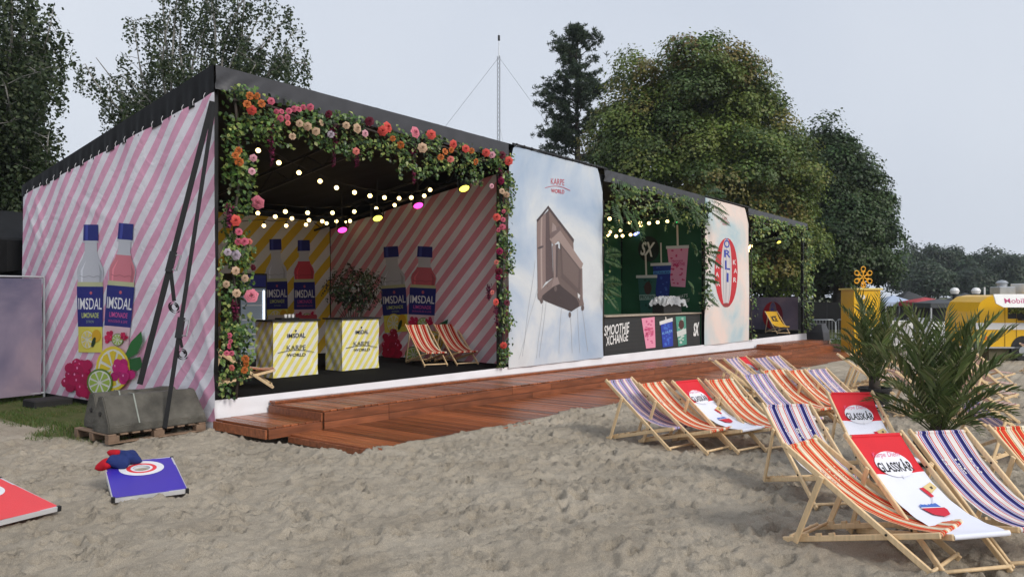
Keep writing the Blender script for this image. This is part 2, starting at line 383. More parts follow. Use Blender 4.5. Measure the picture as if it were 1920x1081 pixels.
# ------------------------------------------------------------------ the beach: one sheet to the horizon, trodden close by
def ground():
    def axis(f0, f1, st, lo, hi, g):
        a = list(np.arange(f0, f1, st)); s = st; x = f0; L = []
        while x > lo: s *= g; x -= s; L.append(x)
        s = st; x = a[-1]; R = []
        while x < hi: s *= g; x += s; R.append(x)
        return np.array(L[::-1] + a + R)
    us = axis(-6.5, 9.5, .027, -900, 1800, 1.07); vs = axis(-10.2, .8, .027, -900, 1800, 1.07)
    U, V = np.meshgrid(us, vs, indexing='ij')
    Z = np.zeros_like(U); r = np.random.default_rng(3)
    for k in range(26):                                    # soft swells
        a = r.uniform(0, 6.28); w = r.uniform(.8, 5.5); p = r.uniform(0, 6.28)
        Z += .011 / math.sqrt(w) * np.sin((U * math.cos(a) + V * math.sin(a)) * w + p) * .9
    near = (U > -12) & (U < 30) & (V > -14) & (V < 6)
    for st, am in ((.045, .0058), (.085, .0080), (.19, .0075), (.45, .007)):  # trampled lumps at three sizes
        gu = int(24 / st) + 3; gv = int(13 / st) + 3; N0 = r.normal(0, 1, (gu, gv))
        x = np.clip((U + 9) / st, 0, gu - 2.001); y = np.clip((V + 11) / st, 0, gv - 2.001); i = x.astype(int); j = y.astype(int); a = x - i; b_ = y - j
        a = a * a * (3 - 2 * a); b_ = b_ * b_ * (3 - 2 * b_)
        Z += am * ((N0[i, j] * (1 - a) + N0[i + 1, j] * a) * (1 - b_) + (N0[i, j + 1] * (1 - a) + N0[i + 1, j + 1] * a) * b_)
    n = 11000; fu = r.uniform(-9, 15, n); fv = r.uniform(-11, 1.4, n)
    for k in range(n):                                     # footprints: a dent with a pushed-up rim
        L = r.uniform(.04, .115); W = L * r.uniform(.35, .62); a = r.normal(-.9, .9); d = min(.065, 1.25 * W) * r.uniform(.3, 1.2) * (1.35 if r.random() < .2 else 1)
        R = L * 2.1
        i0, i1 = np.searchsorted(us, [fu[k] - R, fu[k] + R]); j0, j1 = np.searchsorted(vs, [fv[k] - R, fv[k] + R])
        if i1 - i0 < 2 or j1 - j0 < 2: continue
        x = U[i0:i1, j0:j1] - fu[k]; y = V[i0:i1, j0:j1] - fv[k]
        p = (x * math.cos(a) + y * math.sin(a)) / L; q = (-x * math.sin(a) + y * math.cos(a)) / W
        e = p * p + q * q; s = .7 + .45 * np.tanh(2 * p); e = e * (1 + .35 * np.tanh(3 * q))
        Z[i0:i1, j0:j1] += -d * s * np.exp(-e * e * 1.3) + d * .42 * np.exp(-((np.sqrt(e) - 1.3) ** 2) * 9)
    Z = np.where(near, Z, 0)
    Z += r.normal(0, .0022, Z.shape) * near
    # sand banked against the deck, levelled below it
    lap = .11 * np.clip(np.sin(U * 1.7) + np.sin(U * 3.1 + 1) + .5 * np.sin(U * 9) - .5, 0, 1.4); over = (U > .3) & (U < 22) & (V > -3.06) & (V < -3.02 + lap)
    inside = (U > -.12) & (V > -3.02) & (V < 8) & ~over
    du = np.maximum(np.maximum(-.12 - U, 0), 0); dv = np.maximum(-3.02 - V, 0)
    dist = np.hypot(du, dv); bank = (U > -1.5) & (V < 1)
    Z += np.where(bank & ~inside, (.035 + .045 * np.clip(lap * 12, 0, 1) * (V < -3)) * np.exp(-(dist / .35) ** 2), 0)
    Z = np.where(over, .070 + .35 * np.clip(Z, -.02, .02), Z)
    Z = np.where(inside, np.minimum(Z, 0) - .07, Z)
    Z += -.0105 * np.clip(U, 0, 28) - .008
    # the lawn: beside the left tent wall and behind the tents
    wob = .22 * np.sin(V * 2.1) + .15 * np.sin(V * 5.3 + 1) + .10 * np.sin(U * 3 + V * 4)
    g1 = np.clip((U + 1.75 + wob) * 3.5, 0, 1) * np.clip((V - .35 + .3 * np.sin(U * 4)) * 1.3, 0, 1)
    g2 = np.clip((V - 6.0 + wob) * .8, 0, 1)
    g3 = np.clip((U - 27.2 + wob) * .8, 0, 1) * np.clip((V + 1.2) * .8, 0, 1)
    G = np.maximum(np.maximum(g1, g2), g3)
    nu, nv = len(us), len(vs); I = np.arange(nu * nv).reshape(nu, nv)
    F = np.stack([I[:-1, :-1], I[1:, :-1], I[1:, 1:], I[:-1, 1:]], -1).reshape(-1, 4)
    m, nt, b = newmat('damp_sand'); N = nt.nodes; L = nt.links
    tc = N.new('ShaderNodeTexCoord'); at = N.new('ShaderNodeAttribute'); at.attribute_name = 'Col'
    n1 = N.new('ShaderNodeTexNoise'); n1.inputs['Scale'].default_value = 1.1; n1.inputs['Detail'].default_value = 8; n1.inputs['Roughness'].default_value = .65
    L.new(tc.outputs['Object'], n1.inputs['Vector'])
    cr = N.new('ShaderNodeValToRGB'); cr.color_ramp.elements[0].position = .3; cr.color_ramp.elements[0].color = (.315, .270, .208, 1); cr.color_ramp.elements[1].position = .72; cr.color_ramp.elements[1].color = (.48, .42, .335, 1)
    L.new(n1.outputs['Fac'], cr.inputs[0])
    n3 = N.new('ShaderNodeTexNoise'); n3.inputs['Scale'].default_value = 170; n3.inputs['Detail'].default_value = 2; L.new(tc.outputs['Object'], n3.inputs['Vector'])
    mr = N.new('ShaderNodeMapRange'); mr.inputs[1].default_value = .3; mr.inputs[2].default_value = .7; mr.inputs[3].default_value = .72; mr.inputs[4].default_value = 1.22; L.new(n3.outputs['Fac'], mr.inputs[0])
    sc = N.new('ShaderNodeVectorMath'); sc.operation = 'SCALE'; L.new(cr.outputs[0], sc.inputs[0]); L.new(mr.outputs[0], sc.inputs['Scale'])
    n4 = N.new('ShaderNodeTexNoise'); n4.inputs['Scale'].default_value = 5; n4.inputs['Detail'].default_value = 6; L.new(tc.outputs['Object'], n4.inputs['Vector'])
    cg = N.new('ShaderNodeValToRGB'); cg.color_ramp.elements[0].color = (.05, .075, .02, 1); cg.color_ramp.elements[1].color = (.13, .125, .05, 1); L.new(n4.outputs['Fac'], cg.inputs[0])
    sp = N.new('ShaderNodeSeparateColor'); L.new(at.outputs['Color'], sp.inputs[0])
    mx = N.new('ShaderNodeMix'); mx.data_type = 'RGBA'; L.new(sp.outputs[0], mx.inputs[0]); L.new(sc.outputs[0], mx.inputs[6]); L.new(cg.outputs[0], mx.inputs[7])
    L.new(mx.outputs[2], b.inputs['Base Color']); setin(b, 'Roughness', .95); setin(b, 'Specular IOR Level', .2)
    n2 = N.new('ShaderNodeTexNoise'); n2.inputs['Scale'].default_value = 9; n2.inputs['Detail'].default_value = 9; n2.inputs['Roughness'].default_value = .7; L.new(tc.outputs['Object'], n2.inputs['Vector'])
    bp = N.new('ShaderNodeBump'); bp.inputs['Strength'].default_value = .8; bp.inputs['Distance'].default_value = .07; L.new(n2.outputs['Fac'], bp.inputs['Height']); L.new(bp.outputs[0], b.inputs['Normal'])
    o = np_mesh('beach', np.stack([U, V, Z], -1).reshape(-1, 3), F, m, col=np.repeat(G.reshape(-1, 1), 3, 1), smooth=True)
    o['kind'] = 'structure'
    # grass blades where the lawn is near
    n = 60000; P = np.column_stack([rng.uniform(-2.0, .0, n), rng.uniform(.1, 9, n), np.zeros(n)])
    w = .22 * np.sin(P[:, 1] * 2.1) + .15 * np.sin(P[:, 1] * 5.3 + 1) + .1 * np.sin(P[:, 0] * 3 + P[:, 1] * 4)
    g = np.clip((P[:, 0] + 1.8 + w) * 3, 0, 1) * np.clip((P[:, 1] - .35 + .3 * np.sin(P[:, 0] * 4)) * 1.3, 0, 1) * (.45 + .55 * np.sin(P[:, 0] * 2.3 + 1.1) * np.sin(P[:, 1] * 1.7))
    P = P[rng.random(n) < np.clip(g + .15, 0, 1) * (g > .04)]
    n2_ = 9000; Q = np.column_stack([rng.uniform(27, 36, n2_), rng.uniform(-.8, 4, n2_), np.full(n2_, -.29)]); P = np.concatenate([P, Q])
    n = len(P); h = rng.uniform(.03, .085, n)[:, None]; h[P[:, 0] > 20] *= 2.2
    P[:, 2] += -.012; t = rng.uniform(0, 2 * PI, n); d = np.column_stack([np.cos(t), np.sin(t), np.zeros(n)]); w = np.where(P[:, :1] > 20, .02, .006)
    lean = rng.normal(0, .45, (n, 3)); lean[:, 2] = 1
    Vt = np.stack([P - d * w, P + d * w, P + lean * h], 1).reshape(-1, 3)
    cl = palette(n, [(.065, .12, .022), (.10, .15, .034), (.18, .16, .065)], [5, 4, 2])
    go = np_mesh('grass', Vt, np.arange(3 * n).reshape(-1, 3), M['leaf'], col=np.repeat(cl, 3, 0)); go['kind'] = 'stuff'
    tag(go, 'short trampled grass beside the striped tent wall', 'grass')
ground()

# ------------------------------------------------------------------ the stage tent
TL, TD, FL = 25.6, 6.4, 0.41                  # length, depth, floor height
def zt(u): return 5.05 - .0125 * u            # top of the roof edge
def zb(u): return 3.95 - .004 * u             # back eaves
BAYS = [0.0, 6.4, 10.3, 16.0, 19.5, 25.5]
tent = thing('stage_tent', 'long black roofed stage tent with open bays and lean-to roof', 'tent', (12.8, 3.2, 0))
def tp(o):                                    # parent to the tent but keep the world coordinates of the mesh
    o.parent = tent; o.matrix_parent_inverse = Matrix.Translation((-12.8, -3.2, 0)); return o
def roofz(u, v): return zt(u) + (zb(u) - zt(u)) * v / TD
V = []; F = []; nu, nv = 120, 24
for i in range(nu + 1):
    for j in range(nv + 1):
        u = -.06 + (TL + .12) * i / nu; v = -.05 + (TD + .1) * j / nv
        V.append((u, v, roofz(u, v) - .03 * abs(math.sin(PI * u / 3.2)) * math.sin(PI * j / nv) + .008 * math.sin(u * 9 + v * 3)))
for i in range(nu):
    for j in range(nv):
        q = i * (nv + 1) + j; F.append((q, q + nv + 1, q + nv + 2, q + 1))
tp(mk('roof_tarp', V, F, M['black_tarp'], smooth=True))
def valance(name, a0, a1, pt, h, m, fold, n=240):
    """tarp edge hanging from the roof line; pt(t, drop, out)"""
    V = []; F = []; k = 6
    for i in range(n + 1):
        t = a0 + (a1 - a0) * i / n
        for j in range(k + 1):
            d = j / k; V.append(pt(t, h(t) * d, fold(t, d)))
    for i in range(n):
        for j in range(k):
            q = i * (k + 1) + j; F.append((q, q + 1, q + k + 2, q + k + 1))
    return tp(mk(name, V, F, m, smooth=True))
def ffold(t, d):
    e = sum(math.exp(-((t - c) / .9) ** 2) for c in (0, 10.4, 19.6)) + .25
    return .02 + .03 * d * e * (math.sin((t + d * .35) * 17) + .5 * math.sin((t + .5 * d) * 31)) * .6
for a, b, hh in ((-.06, 6.5, .33), (10.25, 16.05, .29), (19.45, 25.66, .24)):
    valance('front_valance', a, b, lambda t, d, o: (t, -.055 - o, zt(t) + .004 - d), lambda t, hh=hh: hh, M['grey_tarp'], ffold)  # greyer than the shadowed side valance: the difference in light is put into colour
valance('side_valance', -.05, TD + .05, lambda t, d, o: (-.065 - o, t, roofz(0, t) + .006 - d), lambda t: .46 - .035 * t, M['black_tarp'], lambda t, d: .012 + .016 * d * (math.sin(t * 13 + d) + .5 * math.sin(t * 29)))
valance('side_valance', -.05, TD + .05, lambda t, d, o: (TL + .065 + o, t, roofz(TL, t) + .006 - d), lambda t: .3, M['black_tarp'], lambda t, d: .01)
valance('rear_valance', -.05, TL + .05, lambda t, d, o: (t, TD + .055 + o, zb(t) + .006 - d), lambda t: .3, M['black_tarp'], lambda t, d: .01)
for u in BAYS:
    for v in (.08, TD - .12):
        tp(MB().bevbox(u - .05, u + .05, v - .05, v + .05, FL, roofz(u, v) - .1, .008).build('post', M['black']))
for v, dz in ((.08, .14), (TD - .1, .14)):
    tp(MB().beam((-.02, v, roofz(0, v) - dz), (TL, v, roofz(TL, v) - dz), .08, .12).build('eaves_beam', M['black']))
for u in (0.06, 3.2, 6.4, 10.3, 13.15, 16.0, 19.5, 22.5, 25.5):      # roof trusses, two chords with zigzag webs
    b = MB(); n = 12
    top = [Vector((u, .15 + (TD - .3) * k / n, roofz(u, .15 + (TD - .3) * k / n) - .14)) for k in range(n + 1)]
    bot = [p - Vector((0, 0, .34)) for p in top]
    b.tube([top[0], top[-1]], .028, 6); b.tube([bot[0], bot[-1]], .028, 6)
    for k in range(n): b.tube([bot[k] if k % 2 else top[k], top[k + 1] if k % 2 else bot[k + 1]], .012, 5)
    tp(b.build('roof_truss', M['black']))
tp(MB().box(.0, 19.5, TD - .03, TD - .01, FL, zb(0) - .08).build('rear_wall', M['black_tarp']))
tp(MB().box(19.48, 19.5, .2, TD - .04, FL, 3.9).build('partition', M['black_tarp']))
tp(MB().box(-.02, TL, .0, TD, .02, FL - .012).build('platform', M['black']))
tp(MB().box(-.03, TL + .01, -.012, TD, FL - .010, FL).build('stage_carpet', M['carpet']))
# white skirt in front, wrinkled
V = []; F = []; U = []; n = 520; k = 7
path = [(-.05, 1.0 - 1.02 * i / 20) for i in range(20)] + [(-.05 + (TL + .1) * i / n, -.035) for i in range(n + 1)]
for i, (x, y) in enumerate(path):
    for j in range(k + 1):
        z = FL + .006 - (FL + .03 - gz(x)) * j / k; w = .016 * math.sin(x * 2.3 + j * .9) + .010 * math.sin(x * 4.1 - j * 1.3 + 2 * math.sin(x * .7)) + .008 * math.sin(x * 1.2 + j * .5)
        w = abs(w) * (.4 + j / k)
        V.append((x, y - w - (.03 * j / k), z) if i >= 20 else (x - w, y, z))
for i in range(len(path) - 1):
    for j in range(k):
        q = i * (k + 1) + j; F.append((q, q + 1, q + k + 2, q + k + 1))
tp(mk('skirt', V, F, M['white_cloth'], smooth=True))

# ------------------------------------------------------------------ wooden deck: lower platform and the step along the stage
def decking(name, label, u0, u1, v0, v1, ztop, pw, gap, th, edge_rows, cap=False, lift=0.0):
    t = thing(name, label, 'deck', ((u0 + u1) / 2, (v0 + v1) / 2, 0)); c = Vector(t.location)
    n = int((u1 - u0) / (pw + gap)); me = None
    for k in range(n):
        u = u0 + (k + .5) * (u1 - u0) / n
        if me is None:
            o = MB().bevbox(-pw / 2, pw / 2, v0 - c.y, v1 - c.y, -th, 0, .004).build('plank', M['deck'], t); me = o.data
        else: o = link('plank', me, None, t)
        o.location = (u - c.x, random.uniform(-.004, .004), ztop + gz(u) + random.uniform(-.002, .002)); o.rotation_euler = (0, 0.0105, random.uniform(-.002, .002))
    row = 0
    for (za, zb_) in edge_rows:                # edge boards along the front, butted with small gaps
        u = u0
        while u < u1 - .05:
            l = min(random.choice((1.2, 1.8, 2.4, 3.0)) - (.6 if row and u == u0 else 0), u1 - u)
            o = MB().bevbox(0, l - .006, -.028, 0, za, zb_, .004).build('edge_board', M['deck_edge'], t)
            o.location = (u - c.x, v0 - c.y - .004 - .002 * row, gz(u)); o.rotation_euler = (0, .0105 if u >= 0 else 0, 0); u += l
        o = MB().bevbox(-.028, 0, v0 - c.y, v1 - c.y, za, zb_, .004).build('end_board', M['deck_edge'], t); o.location = (u0 - c.x - .004 - .002 * row, 0, gz(u0))
        o = MB().bevbox(0, .028, v0 - c.y, v1 - c.y, za, zb_, .004).build('end_board', M['deck_edge'], t); o.location = (u1 - c.x + .004, 0, gz(u1))
        row += 1
    if cap:
        u = u0
        while u < u1 - .05:
            l = min(3.6, u1 - u); o = MB().bevbox(0, l - .005, v1 - c.y - .12, v1 - c.y + .02, 0, .035, .005).build('capping_board', M['deck'], t); o.location = (u - c.x, 0, ztop + gz(u) + .004); o.rotation_euler = (0, .0105, 0); u += l
    jo = MB()
    for v in np.linspace(v0 + .12, v1 - .12, 4): jo.beam((u0 - c.x + .05, v - c.y, ztop - th - .05 + gz(u0)), (u1 - c.x - .05, v - c.y, ztop - th - .05 + gz(u1)), .045, .09)
    jo.build('joists', M['pallet'], t)
    return t
decking('deck_platform', 'low reddish brown plank deck lying on the sand before the stage step', .22, 27.5, -3.03, -1.36, .055, .114, .011, .028, [(-.05, .03)])
decking('deck_step', 'raised reddish brown plank walkway running along the white stage skirt', .80, 25.6, -1.31, -.10, .30, .114, .011, .028, [(.15, .272), (.03, .145)], cap=True)
decking('deck_landing', 'short low plank landing at the left end of the wooden step', -.08, .76, -1.30, -.09, .17, .112, .007, .028, [(.02, .142)])
decking('deck_block', 'small plank step standing on the walkway at its far end', 20.0, 25.2, -.95, -.15, .45, .118, .007, .028, [(.31, .422)])
# ------------------------------------------------------------------ printed banners
PINK, PW = S(226, 166, 192), (.82, .79, .84)
YEL, YW = S(226, 205, 82), (.74, .72, .68)
M['pink_out'] = stripe_mat('pink_diagonal_stripes', PINK, PW, .707, .707, .325, bump=.28)
M['pink_in'] = stripe_mat('rose_diagonal_stripes', S(226, 154, 168), PW, .707, .707, .30)
M['yellow_back'] = stripe_mat('yellow_diagonal_stripes', S(222, 184, 50), YW, .72, -.69, .42)
M['yellow_counter'] = stripe_mat('pale_yellow_diagonal_stripes', S(232, 220, 120), (.80, .79, .74), .80, -.6, .135, bump=.05)
M['cloud_day'] = cloud_mat('cloudy_sky_print', [(.28, S(158, 178, 202)), (.45, S(186, 198, 212)), (.60, S(212, 216, 218)), (.75, S(198, 202, 206))], .55, 3.1)
M['cloud_warm'] = cloud_mat('warm_cloud_print', [(.30, S(150, 190, 205)), (.44, S(200, 208, 208)), (.58, S(232, 214, 204)), (.75, S(226, 220, 214))], .5, 9.4)
M['cloud_dusk'] = cloud_mat('dusk_cloud_print', [(.30, S(84, 82, 106)), (.5, S(122, 112, 130)), (.7, S(160, 142, 150))], .6, 5.0)
M['green_cloth'] = mat('green_cloth', (.018, .085, .040), .7, .15, 2, .2, 4, spec=.2)
M['dark_panel'] = mat('dark_counter_print', (.028, .030, .030), .6, .15, 3)
NAVY = S(30, 38, 120)
def fruit(s, x, y, r, c=S(190, 20, 100), seed=0):
    R = random.Random(seed)
    for k in range(22):
        a = R.uniform(0, 6.28); d = R.uniform(.1, .95) * r; q = R.uniform(.75, 1.15); px, py = x + d * math.cos(a) * .85, y + d * math.sin(a)
        s.ell(px, py, r * .34, r * .36, tuple(v * q for v in c), n=12)
        if k % 3 == 0: s.ell(px - r * .1, py - r * .14, r * .06, r * .10, S(240, 150, 195), n=8)
def slice_(s, x, y, r, rind, flesh, ry=None):
    ry = ry or r
    s.ell(x, y, r, ry, rind); s.ell(x, y, r * .86, ry * .86, (.78, .78, .70))
    s.layer += 1
    for k in range(8):
        a = k * PI / 4; da = .30
        s.poly([(x + r * .12 * math.cos(a), y + ry * .12 * math.sin(a)), (x + r * .76 * math.cos(a - da), y + ry * .76 * math.sin(a - da)), (x + r * .8 * math.cos(a), y + ry * .8 * math.sin(a)), (x + r * .76 * math.cos(a + da), y + ry * .76 * math.sin(a + da))], flesh, up=False)
def bottle(s, top, base, hw, liquid, lemon=True, seed=0, cut=1.0):
    T = Vector(top); B = Vector(base); ax = B - T; nx = Vector((1, 0)) if abs(ax.x) < 1 else Vector((ax.y, -ax.x)).normalized()
    def P(t, w): q = T + ax * t + nx * (w * hw); return (q.x, q.y)
    def strip(prof, col): s.poly([P(t, -w) for t, w in prof] + [P(t, w) for t, w in reversed(prof)], col)
    glass = S(196, 198, 205)
    strip([(.12, .46), (.22, .46), (.27, .62), (.33, .92), (.37, 1.0), (.45, .93), (1.0 if cut > 1 else cut, .95)], glass)
    if liquid: strip([(.245, .55), (.27, .6), (.33, .88), (.37, .95), (.45, .88), (.47, .88)], liquid)
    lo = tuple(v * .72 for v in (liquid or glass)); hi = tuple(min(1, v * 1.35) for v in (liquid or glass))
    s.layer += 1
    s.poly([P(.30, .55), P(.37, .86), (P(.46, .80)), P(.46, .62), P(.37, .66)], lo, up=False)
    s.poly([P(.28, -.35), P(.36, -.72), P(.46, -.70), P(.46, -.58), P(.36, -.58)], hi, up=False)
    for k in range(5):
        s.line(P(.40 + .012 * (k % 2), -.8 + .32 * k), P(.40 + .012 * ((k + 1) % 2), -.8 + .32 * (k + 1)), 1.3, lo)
    strip([(0, .56), (.125, .58)], NAVY); s.layer += 1
    s.poly([P(.13, -.6), P(.13, .6), P(.142, .6), P(.142, -.6)], glass, up=False); s.poly([P(.0, -.4), P(.0, -.2), P(.12, -.22), P(.12, -.42)], S(60, 70, 160), up=False)
    strip([(.45, .95), (.49, .97)], S(190, 192, 150)); strip([(.485, 1.0), (.80, 1.0)], NAVY)
    strip([(.80, .97), (cut, .97)], S(226, 214, 90) if lemon else S(224, 190, 196))
    if lemon:
        q = P(.90, -.2); slice_(s, q[0], q[1], hw * .62, S(225, 205, 60), S(232, 214, 110), hw * .8)
        q = P(.87, .55); s.ell(q[0], q[1], hw * .34, hw * .5, S(216, 168, 30)); q = P(.92, .35); s.ell(q[0], q[1], hw * .14, hw * .42, S(30, 60, 25), .3)
    else:
        q = P(.89, -.5); fruit(s, q[0], q[1], hw * .42, S(205, 25, 80), seed); q = P(.90, .15); slice_(s, q[0], q[1], hw * .46, S(110, 140, 40), S(170, 195, 90))
        q = P(.87, .66); fruit(s, q[0], q[1], hw * .3, S(205, 25, 80), seed + 1)
    s.layer += 1
    q = P(.535, 0); s.ell(q[0], q[1], hw * .1, hw * .13, S(190, 90, 110), n=8, up=False)
    s.text('IMSDAL', P(.575, -.90), P(.575, .92), P(.665, .92), P(.665, -.90), (.82, .82, .85), .008, up=False)
    s.text('LIMONADE', P(.69, -.66), P(.69, .68), P(.73, .68), P(.73, -.66), S(205, 215, 120) if lemon else S(220, 90, 160), .006, up=False)
    s.text('SITRON' if lemon else 'BRINGEBÆR & LIME', P(.75, -.3 if lemon else -.72), P(.75, .3 if lemon else .72), P(.77, .3 if lemon else .72), P(.77, -.3 if lemon else -.72), S(150, 170, 150) if lemon else S(190, 80, 150), up=False)
def karpe(s, x0, x1, y0, y1, col, slant=0):
    """arched line with KARPE in tall thin letters above and WORLD below"""
    w = x1 - x0; h = y1 - y0
    s.text('KARPE', (x0 + .25 * w, y0 - .0 * h), (x0 + .77 * w, y0 + slant * .5), (x0 + .77 * w, y0 + .42 * h + slant * .5), (x0 + .25 * w, y0 + .42 * h), col, -.004, up=True)
    pts = [(x0 + w * t, y0 + h * (.68 - .22 * math.sin(PI * t)) + slant * t) for t in np.linspace(0, 1, 13)]
    for a, b in zip(pts, pts[1:]): s.line(a, b, max(.9, h * .035), col)
    s.text('WORLD', (x0 + .25 * w, y0 + .72 * h), (x0 + .77 * w, y0 + .72 * h + slant * .5), (x0 + .77 * w, y0 + h + slant * .5), (x0 + .25 * w, y0 + h), col, .012, up=False)

# --- pink striped outer wall on the left
s = Sheet('u', -.085, .006, 3); s.folds = [(.1, 4.3, -1.2, .05, .020, .7), (.35, 4.2, -1.0, .06, .018, .8), (.7, 4.0, -.75, .06, .014, .8), (.05, 1.2, 1.2, .06, .018, .8), (.3, .7, .8, .06, .02, .7), (5.9, 3.2, -2.2, .06, .016, .7), (5.6, 3.3, -2.0, .06, .014, .6), (1.0, 3.0, -.4, .07, .012, 1.0), (3.5, 3.3, .3, .08, .012, .9), (.55, 2.1, 1.45, .06, .012, 1.0)]
b = thing('striped_banner', 'pink and white striped tent wall on the left printed with two lemonade bottles', 'banner', (0, 0, 0))
s.canvas('cloth', -.10, TD - .02, lambda a: .12, lambda a: roofz(0, a) - .40 + .03 * a, M['pink_out'], b, .05, .05)
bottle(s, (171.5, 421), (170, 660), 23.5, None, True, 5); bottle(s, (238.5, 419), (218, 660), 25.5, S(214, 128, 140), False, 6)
s.poly([(240, 668), (252, 640), (270, 620), (272, 640), (262, 662), (246, 672)], S(40, 110, 50)); s.poly([(250, 672), (268, 668), (272, 685), (262, 695), (248, 690)], S(35, 96, 45))
slice_(s, 218, 690, 32, S(232, 208, 60), S(228, 200, 50), 42); fruit(s, 236, 696, 24, S(205, 30, 120), 7); fruit(s, 149, 690, 27, S(190, 14, 84), 8); fruit(s, 146, 716, 25, S(180, 12, 78), 9); fruit(s, 165, 725, 24, S(184, 12, 80), 19)
slice_(s, 195, 716, 24, S(96, 132, 40), S(164, 190, 84), 26)
s.finish('printed_artwork', M['print'], b)
r_ = MB()
for k in range(22):                                                   # lacing ties along the slope
    a = .15 + k * .285; z = roofz(0, a) - .40 + .03 * a; r_.tube([(-.10, a, z - .03), (-.112, a - .01, z + .02), (-.10, a - .03, z + .06)], .004, 5)
r_.build('lacing', M['white_cloth'], b, kind='stuff')

# --- pink striped wall between the first and second bay
s = Sheet('u', 6.90, .008, 5)
b = thing('striped_banner', 'rose and white striped inner wall behind the two orange deck chairs on stage', 'banner')
s.canvas('cloth', .05, 6.0, FL + .02, lambda a: roofz(6.9, a) - .42, M['pink_in'], b)
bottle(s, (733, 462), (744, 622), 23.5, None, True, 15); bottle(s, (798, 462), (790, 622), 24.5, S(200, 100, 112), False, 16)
fruit(s, 735, 636, 17, S(180, 12, 60), 17); fruit(s, 742, 655, 18, S(176, 10, 56), 18); fruit(s, 727, 655, 15, S(186, 12, 60), 27)
slice_(s, 775, 664, 15, S(96, 132, 40), S(170, 195, 100)); slice_(s, 812, 640, 20, S(222, 196, 60), S(228, 200, 60)); s.poly([(822, 630), (826, 606), (842, 598), (838, 622), (828, 634)], S(24, 92, 56))
s.finish('printed_artwork', M['print'], b)
# --- yellow striped back wall
s = Sheet('v', 6.0, .014, 8)
b = thing('striped_banner', 'yellow and white striped back wall printed with two lemonade bottles', 'banner')
s.canvas('cloth', .05, 6.88, FL + .02, lambda a: 3.74, M['yellow_back'], b)
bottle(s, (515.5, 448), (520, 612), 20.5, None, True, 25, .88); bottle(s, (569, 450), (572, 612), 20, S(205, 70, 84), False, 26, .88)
s.poly([(501, 590), (541, 590), (541, 615), (501, 615)], S(200, 190, 180)); s.poly([(553, 590), (592, 590), (592, 615), (553, 615)], S(190, 70, 84), up=False)
s.finish('printed_artwork', M['print'], b)

# --- cloudy banner with the hanging upright piano
s = Sheet('v', -.075, .008, 11, .004); s.folds = [(6.7, 1.0, -1.0, .05, .02, .7), (7.1, .8, -1.1, .05, .014, .6), (6.7, 4.4, .9, .06, .02, .5), (10.0, 4.2, 2.0, .06, .02, .6), (9.9, .8, 2.2, .05, .016, .5)]
b = thing('cloud_banner', 'tall pale cloud banner printed with an upright piano hanging from ropes', 'banner')
s.canvas('cloth', 6.50, 10.16, FL - .02, lambda a: zt(a) - .02 - (.45 * max(0, (6.68 - a) / .18) if a < 6.68 else 0) - (.55 * max(0, (a - 9.95) / .21) if a > 9.95 else 0), M['cloud_day'], b)
Z8 = lambda *p: [(930 + x * .407, 260 + y * .407) for x, y in p]
rope = S(176, 180, 184)
for p, q in (((190, 690), (105, 1015)), ((235, 600), (185, 1010)), ((245, 640), (198, 1008)), ((300, 780), (290, 990)), ((340, 800), (350, 985)), ((375, 780), (385, 985)), ((395, 770), (425, 980)), ((180, 560), (120, 1000))):
    a_, c_ = Z8(p, q); s.line(a_, c_, .6, rope)
s.poly(Z8((190, 375), (228, 340), (232, 655), (190, 722)), S(134, 116, 112)); s.poly(Z8((226, 342), (246, 322), (252, 455), (262, 640), (230, 660)), S(92, 78, 78))
s.poly(Z8((206, 362), (212, 357), (214, 690), (206, 700)), S(166, 148, 142)); s.poly(Z8((240, 330), (356, 478), (358, 512), (300, 455), (246, 470)), S(122, 104, 98))
s.poly(Z8((188, 374), (237, 308), (242, 314), (192, 384)), S(72, 62, 64)); s.poly(Z8((237, 308), (360, 464), (357, 480), (238, 326)), S(82, 70, 70))
s.poly(Z8((262, 482), (396, 600), (372, 622), (386, 770), (345, 790), (262, 700)), S(106, 92, 88)); s.poly(Z8((262, 640), (300, 680), (370, 735), (386, 770), (345, 795), (200, 735), (190, 718)), S(70, 60, 60))
s.poly(Z8((188, 712), (262, 640), (285, 650), (280, 668), (212, 722), (205, 750), (190, 735)), S(128, 112, 108)); s.poly(Z8((243, 462), (288, 415), (402, 575), (392, 604), (285, 470), (262, 490)), S(152, 134, 128))
s.poly(Z8((243, 440), (290, 398), (296, 420), (250, 462)), S(112, 96, 94)); s.poly(Z8((252, 430), (256, 385), (272, 402), (276, 420)), S(150, 134, 130))
s.poly(Z8((256, 492), (284, 484), (280, 636), (290, 668), (254, 684), (264, 640)), S(142, 126, 122)); s.poly(Z8((272, 488), (284, 484), (280, 636), (272, 640)), S(88, 76, 76), up=False)
s.poly(Z8((384, 600), (398, 596), (398, 735), (404, 765), (380, 772), (386, 735)), S(120, 104, 100)); s.poly(Z8((368, 625), (378, 622), (386, 725), (376, 735)), S(212, 214, 214))
s.poly(Z8((292, 480), (392, 604), (386, 720), (300, 640)), S(98, 84, 82)); s.poly(Z8((300, 500), (380, 600), (376, 690), (306, 620)), S(112, 97, 93))
for x, y in ((208, 745), (272, 690), (338, 810), (398, 778)): q = Z8((x, y))[0]; s.ell(q[0], q[1], 2.6, 5.5, S(100, 88, 86), n=10)
s.ell(*Z8((206, 500))[0], 6, 2.2, S(84, 74, 76), -.4)
karpe(s, 1021, 1069, 334, 361, S(190, 60, 76), 5)
s.finish('printed_artwork', M['print'], b)
tb = MB().tube([(6.62, -.09, zt(6.62) + .015), (10.35, -.09, zt(10.35) + .015)], .022, 8)
